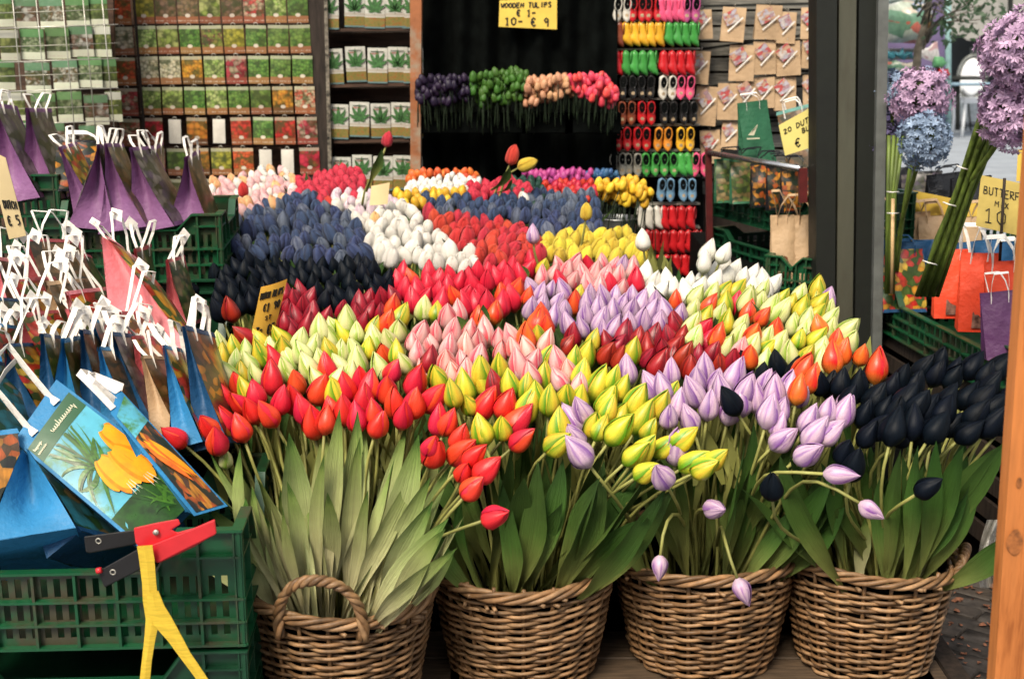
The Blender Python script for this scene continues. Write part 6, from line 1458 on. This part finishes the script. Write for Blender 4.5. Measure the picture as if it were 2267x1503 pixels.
for sx in (-.18, .18):
    for sy in (-.36, 0):
        mb = MB(bs); mb.tube([V((cc.x + sx, cc.y + sy, .44)), V((cc.x + sx * 1.1, cc.y + sy * 1.05, 0))], .02, 6); mb.build('leg', m_wh, ch)
for sx in (-.14, .14):
    mb = MB(bs); mb.tube([V((cc.x + sx, cc.y, .47)), V((cc.x + sx * .9, cc.y + .0, .75))], .018, 6); mb.build('back_support', m_wh, ch)
tbl = thing('cafe_table', 'small dark cafe table left of the white chair', 'table', PZ(2118, 290, 0)); bs = tbl.location
mb = MB(bs); mb.box(P(2120, 173, 16.8), (.62, .5, .03), bev=.01); mb.build('table_top', m_steeld, tbl, False)
mb = MB(bs); mb.tube([P(2120, 175, 16.8), P(2120, 288, 16.8)], .03, 6); mb.build('leg', m_steeld, tbl)
sto = thing('bar_stool', 'low dark stool with thin legs standing on the pale paving', 'stool', PZ(2120, 290, 0)); bs = sto.location
mb = MB(bs); mb.box(V((bs.x, bs.y, .42)), (.36, .3, .05), bev=.01); mb.build('seat', m_steeld, sto, False)
for sx in (-.13, .13):
    for sy in (-.12, .12):
        mb = MB(bs); mb.tube([V((bs.x + sx * .6, bs.y + sy * .7, .41)), V((bs.x + sx * 1.1, bs.y + sy, 0))], .014, 5); mb.build('leg', m_steeld, sto)
rl = thing('glass_screen', 'low glass screen with a blue rail in front of the cafe', 'screen', PZ(2190, 240, 0))
mb = MB(rl.location); mb.tube([P(2100, 187, 16.2), P(2267, 187, 16.2)], .022, 6); mb.build('rail', M('blue grey rail', (.2, .3, .38), .4), rl)

# neighbouring stall beside the post
nb = thing('neighbour_stall', 'neighbouring stall shelves with bright packets beyond the dark post', 'stall', PZ(2030, 500, 0))
mb = MB(nb.location); slab(mb, P(1900, -200, 8.6), P(2098, -200, 8.6), P(1900, 300, 8.6), P(2098, 300, 8.6), .4); mb.build('back_panel', M('violet panel', (.17, .13, .26), .6, .15, 6, 0), nb, False)
mb = MB(nb.location); mb.tube([P(2099, -100, 8.3), P(2099, 300, 8.3)], .02, 6); mb.build('glass_edge', M('pale teal edge', (.3, .5, .5), .3), nb)
for y in (112, 128, 150): 
    mb = MB(nb.location); mb.bar(P(1960, y, 8.3), P(2030, y, 8.3), .2, .02); mb.build('shelf', m_steelg, nb, False)
GN = 'packets on the neighbouring stall'
m_pk1 = pic('pale plastic bag print', [(.55, .62, .52), (.20, .38, .26), (.66, .58, .48), (.60, .16, .12), (.30, .36, .50), (.62, .66, .62), (.16, .32, .22)], 3, .15); m_pk2 = pic('white flyer print', [(.78, .76, .76), (.74, .70, .72), (.60, .38, .40), (.78, .76, .76)], 3, .1)
def puff(name, lb, x0, y0, x1, y1, Y, m, dp=.06, cat='packet'):
    a, b, c_, d2 = P(x0, y0, Y), P(x1, y0, Y), P(x1, y1, Y), P(x0, y1, Y); o_ = (a + c_) / 2
    ob = thing(name, lb, cat, o_, GN); mb = MB(o_); sd = R.random() * 9
    for s_ in (-1, 1): mb.grid(lambda u, v: d2.lerp(c_, u).lerp(a.lerp(b, u), v) + V((.03 * noise.noise(V((u * 2, v * 2, sd))), s_ * dp * math.sin(u * 3.14) ** .6 * math.sin(v * 3.14) ** .6, .03 * noise.noise(V((v * 2, u * 2, sd + 4))))), 8, 8)
    mb.build('wrapping', m, ob); return ob
puff('bulb_packet', 'large clear plastic bag of bulbs with green white print', 1962, 5, 2060, 92, 8.0, m_pk1, .12)
puff('bulb_packet', 'folded white plastic packet on top of the green white one', 1950, -18, 2040, 14, 8.1, M('pale film', (.62, .72, .72), .25, .2, 14, .3, 20))
puff('flyer', 'white flyer with a pink flower hung beside the tree branch', 2036, 100, 2076, 134, 7.9, m_pk2, .01, 'flyer')
puff('bulb_packet', 'brown bulb packet curling at the right of the large bag', 2040, 30, 2066, 82, 7.95, PC['brown'], .04)
puff('box', 'green and white box above the red one', 2070, 126, 2094, 150, 7.9, M('green box', (.12, .36, .16), .5), .04, 'box')
puff('box', 'bright red box on the neighbouring stall', 2072, 150, 2094, 172, 7.9, M('red box', (.55, .02, .03), .5), .04, 'box')
puff('box', 'pale blue and white box left of the red box', 2044, 148, 2070, 170, 7.9, M('pale blue box', (.35, .45, .66), .5), .04, 'box')
for i, x in enumerate((1968, 1990, 2012)): puff('box', 'teal box on the stall shelf, %s from the post' % ORD[i + 1], x - 10, 114, x + 10, 128, 8.0, M('teal box', (.05, .22, .28), .5), .03, 'box')
puff('bulb_packet', 'green print packet on the lower stall shelf', 1958, 135, 2020, 160, 8.0, m_pk1, .06)
# thin tree
tr_ = thing('street_tree', 'small street tree with thin bare branches and few leaves', 'tree', PZ(2030, 480, 0)); bs = tr_.location
m_bark = M('grey bark', (.16, .14, .11), .9, .3, 30, .4); m_tl = M('small dark green leaf', (.06, .13, .06), .6, .3, 30, rvar=.4)
trunk = [P(2020, 420, 7.3), P(2024, 240, 7.3), P(2032, 110, 7.3), P(2046, 60, 7.3), P(2070, -60, 7.3)]
mb = MB(bs); mb.tube([V((trunk[0].x, 7.3, 0))] + trunk, lambda t: .035 * (1 - .6 * t), 8); mb.build('trunk', m_bark, tr_)
for k in range(16):
    s0 = P(2030 + R.uniform(0, 30), R.uniform(-40, 120), 7.3); e0 = P(2090 + R.uniform(-20, 130), R.uniform(-60, 70), 7.3 + R.uniform(-.5, .5)); md = s0.lerp(e0, .5) + V((0, 0, R.uniform(-.08, .1)))
    mb = MB(bs); pts = stem_pts(s0, e0, (e0 - md).normalized(), 8); mb.tube(pts, lambda t: .007 * (1 - .7 * t), 5); mb.build('branch', m_bark, tr_)
lm2 = MB(bs)
for k in range(240):
    c = P(R.uniform(2030, 2215), R.uniform(-60, 75) + R.uniform(0, 30), 7.3 + R.uniform(-.5, .5)); a = R.uniform(0, 6.3); s_ = R.uniform(.012, .03); d = V((math.cos(a), R.uniform(-.5, .5), math.sin(a))); n_ = V((-d.z, .3, d.x)) * .4
    lm2.poly([c, c + d * s_ + n_ * s_, c + d * s_ * 2, c + d * s_ - n_ * s_])
tag(lm2.build('leaves', m_tl, tr_, False), kind='stuff')

# unseen houses added behind the viewer to close off the low sky
m_fac = M('street brick facade', (.20, .12, .09), .85, .2, 3, .2)
for (x, w_, h_, lb) in ((-7, 8, 8, 'unseen brick house added behind the viewer, left one'), (1.2, 8, 9.5, 'unseen brick house added behind the viewer, middle one'), (9.6, 8, 7.5, 'unseen brick house added behind the viewer, right one')):
    o = thing('sky_block_house', lb, 'house', (x, -11, 0)); mb = MB(o.location); mb.box((x, -13, h_ / 2), (w_, 4, h_)); mb.build('wall', m_fac, o, False)
    for i in range(3):
        for j in range(3):
            mb = MB(o.location); mb.box((x + (i - 1) * 2.3, -10.98, 1.6 + j * 2.7), (1.1, .06, 1.7)); mb.build('window', m_shop, o, False)
if True:
    long_ = [o['label'] for o in COL.objects if o.get('label') and len(o['label'].replace('-', ' ').split()) > 16]
    if long_: print('LONG', len(long_), long_[:3])
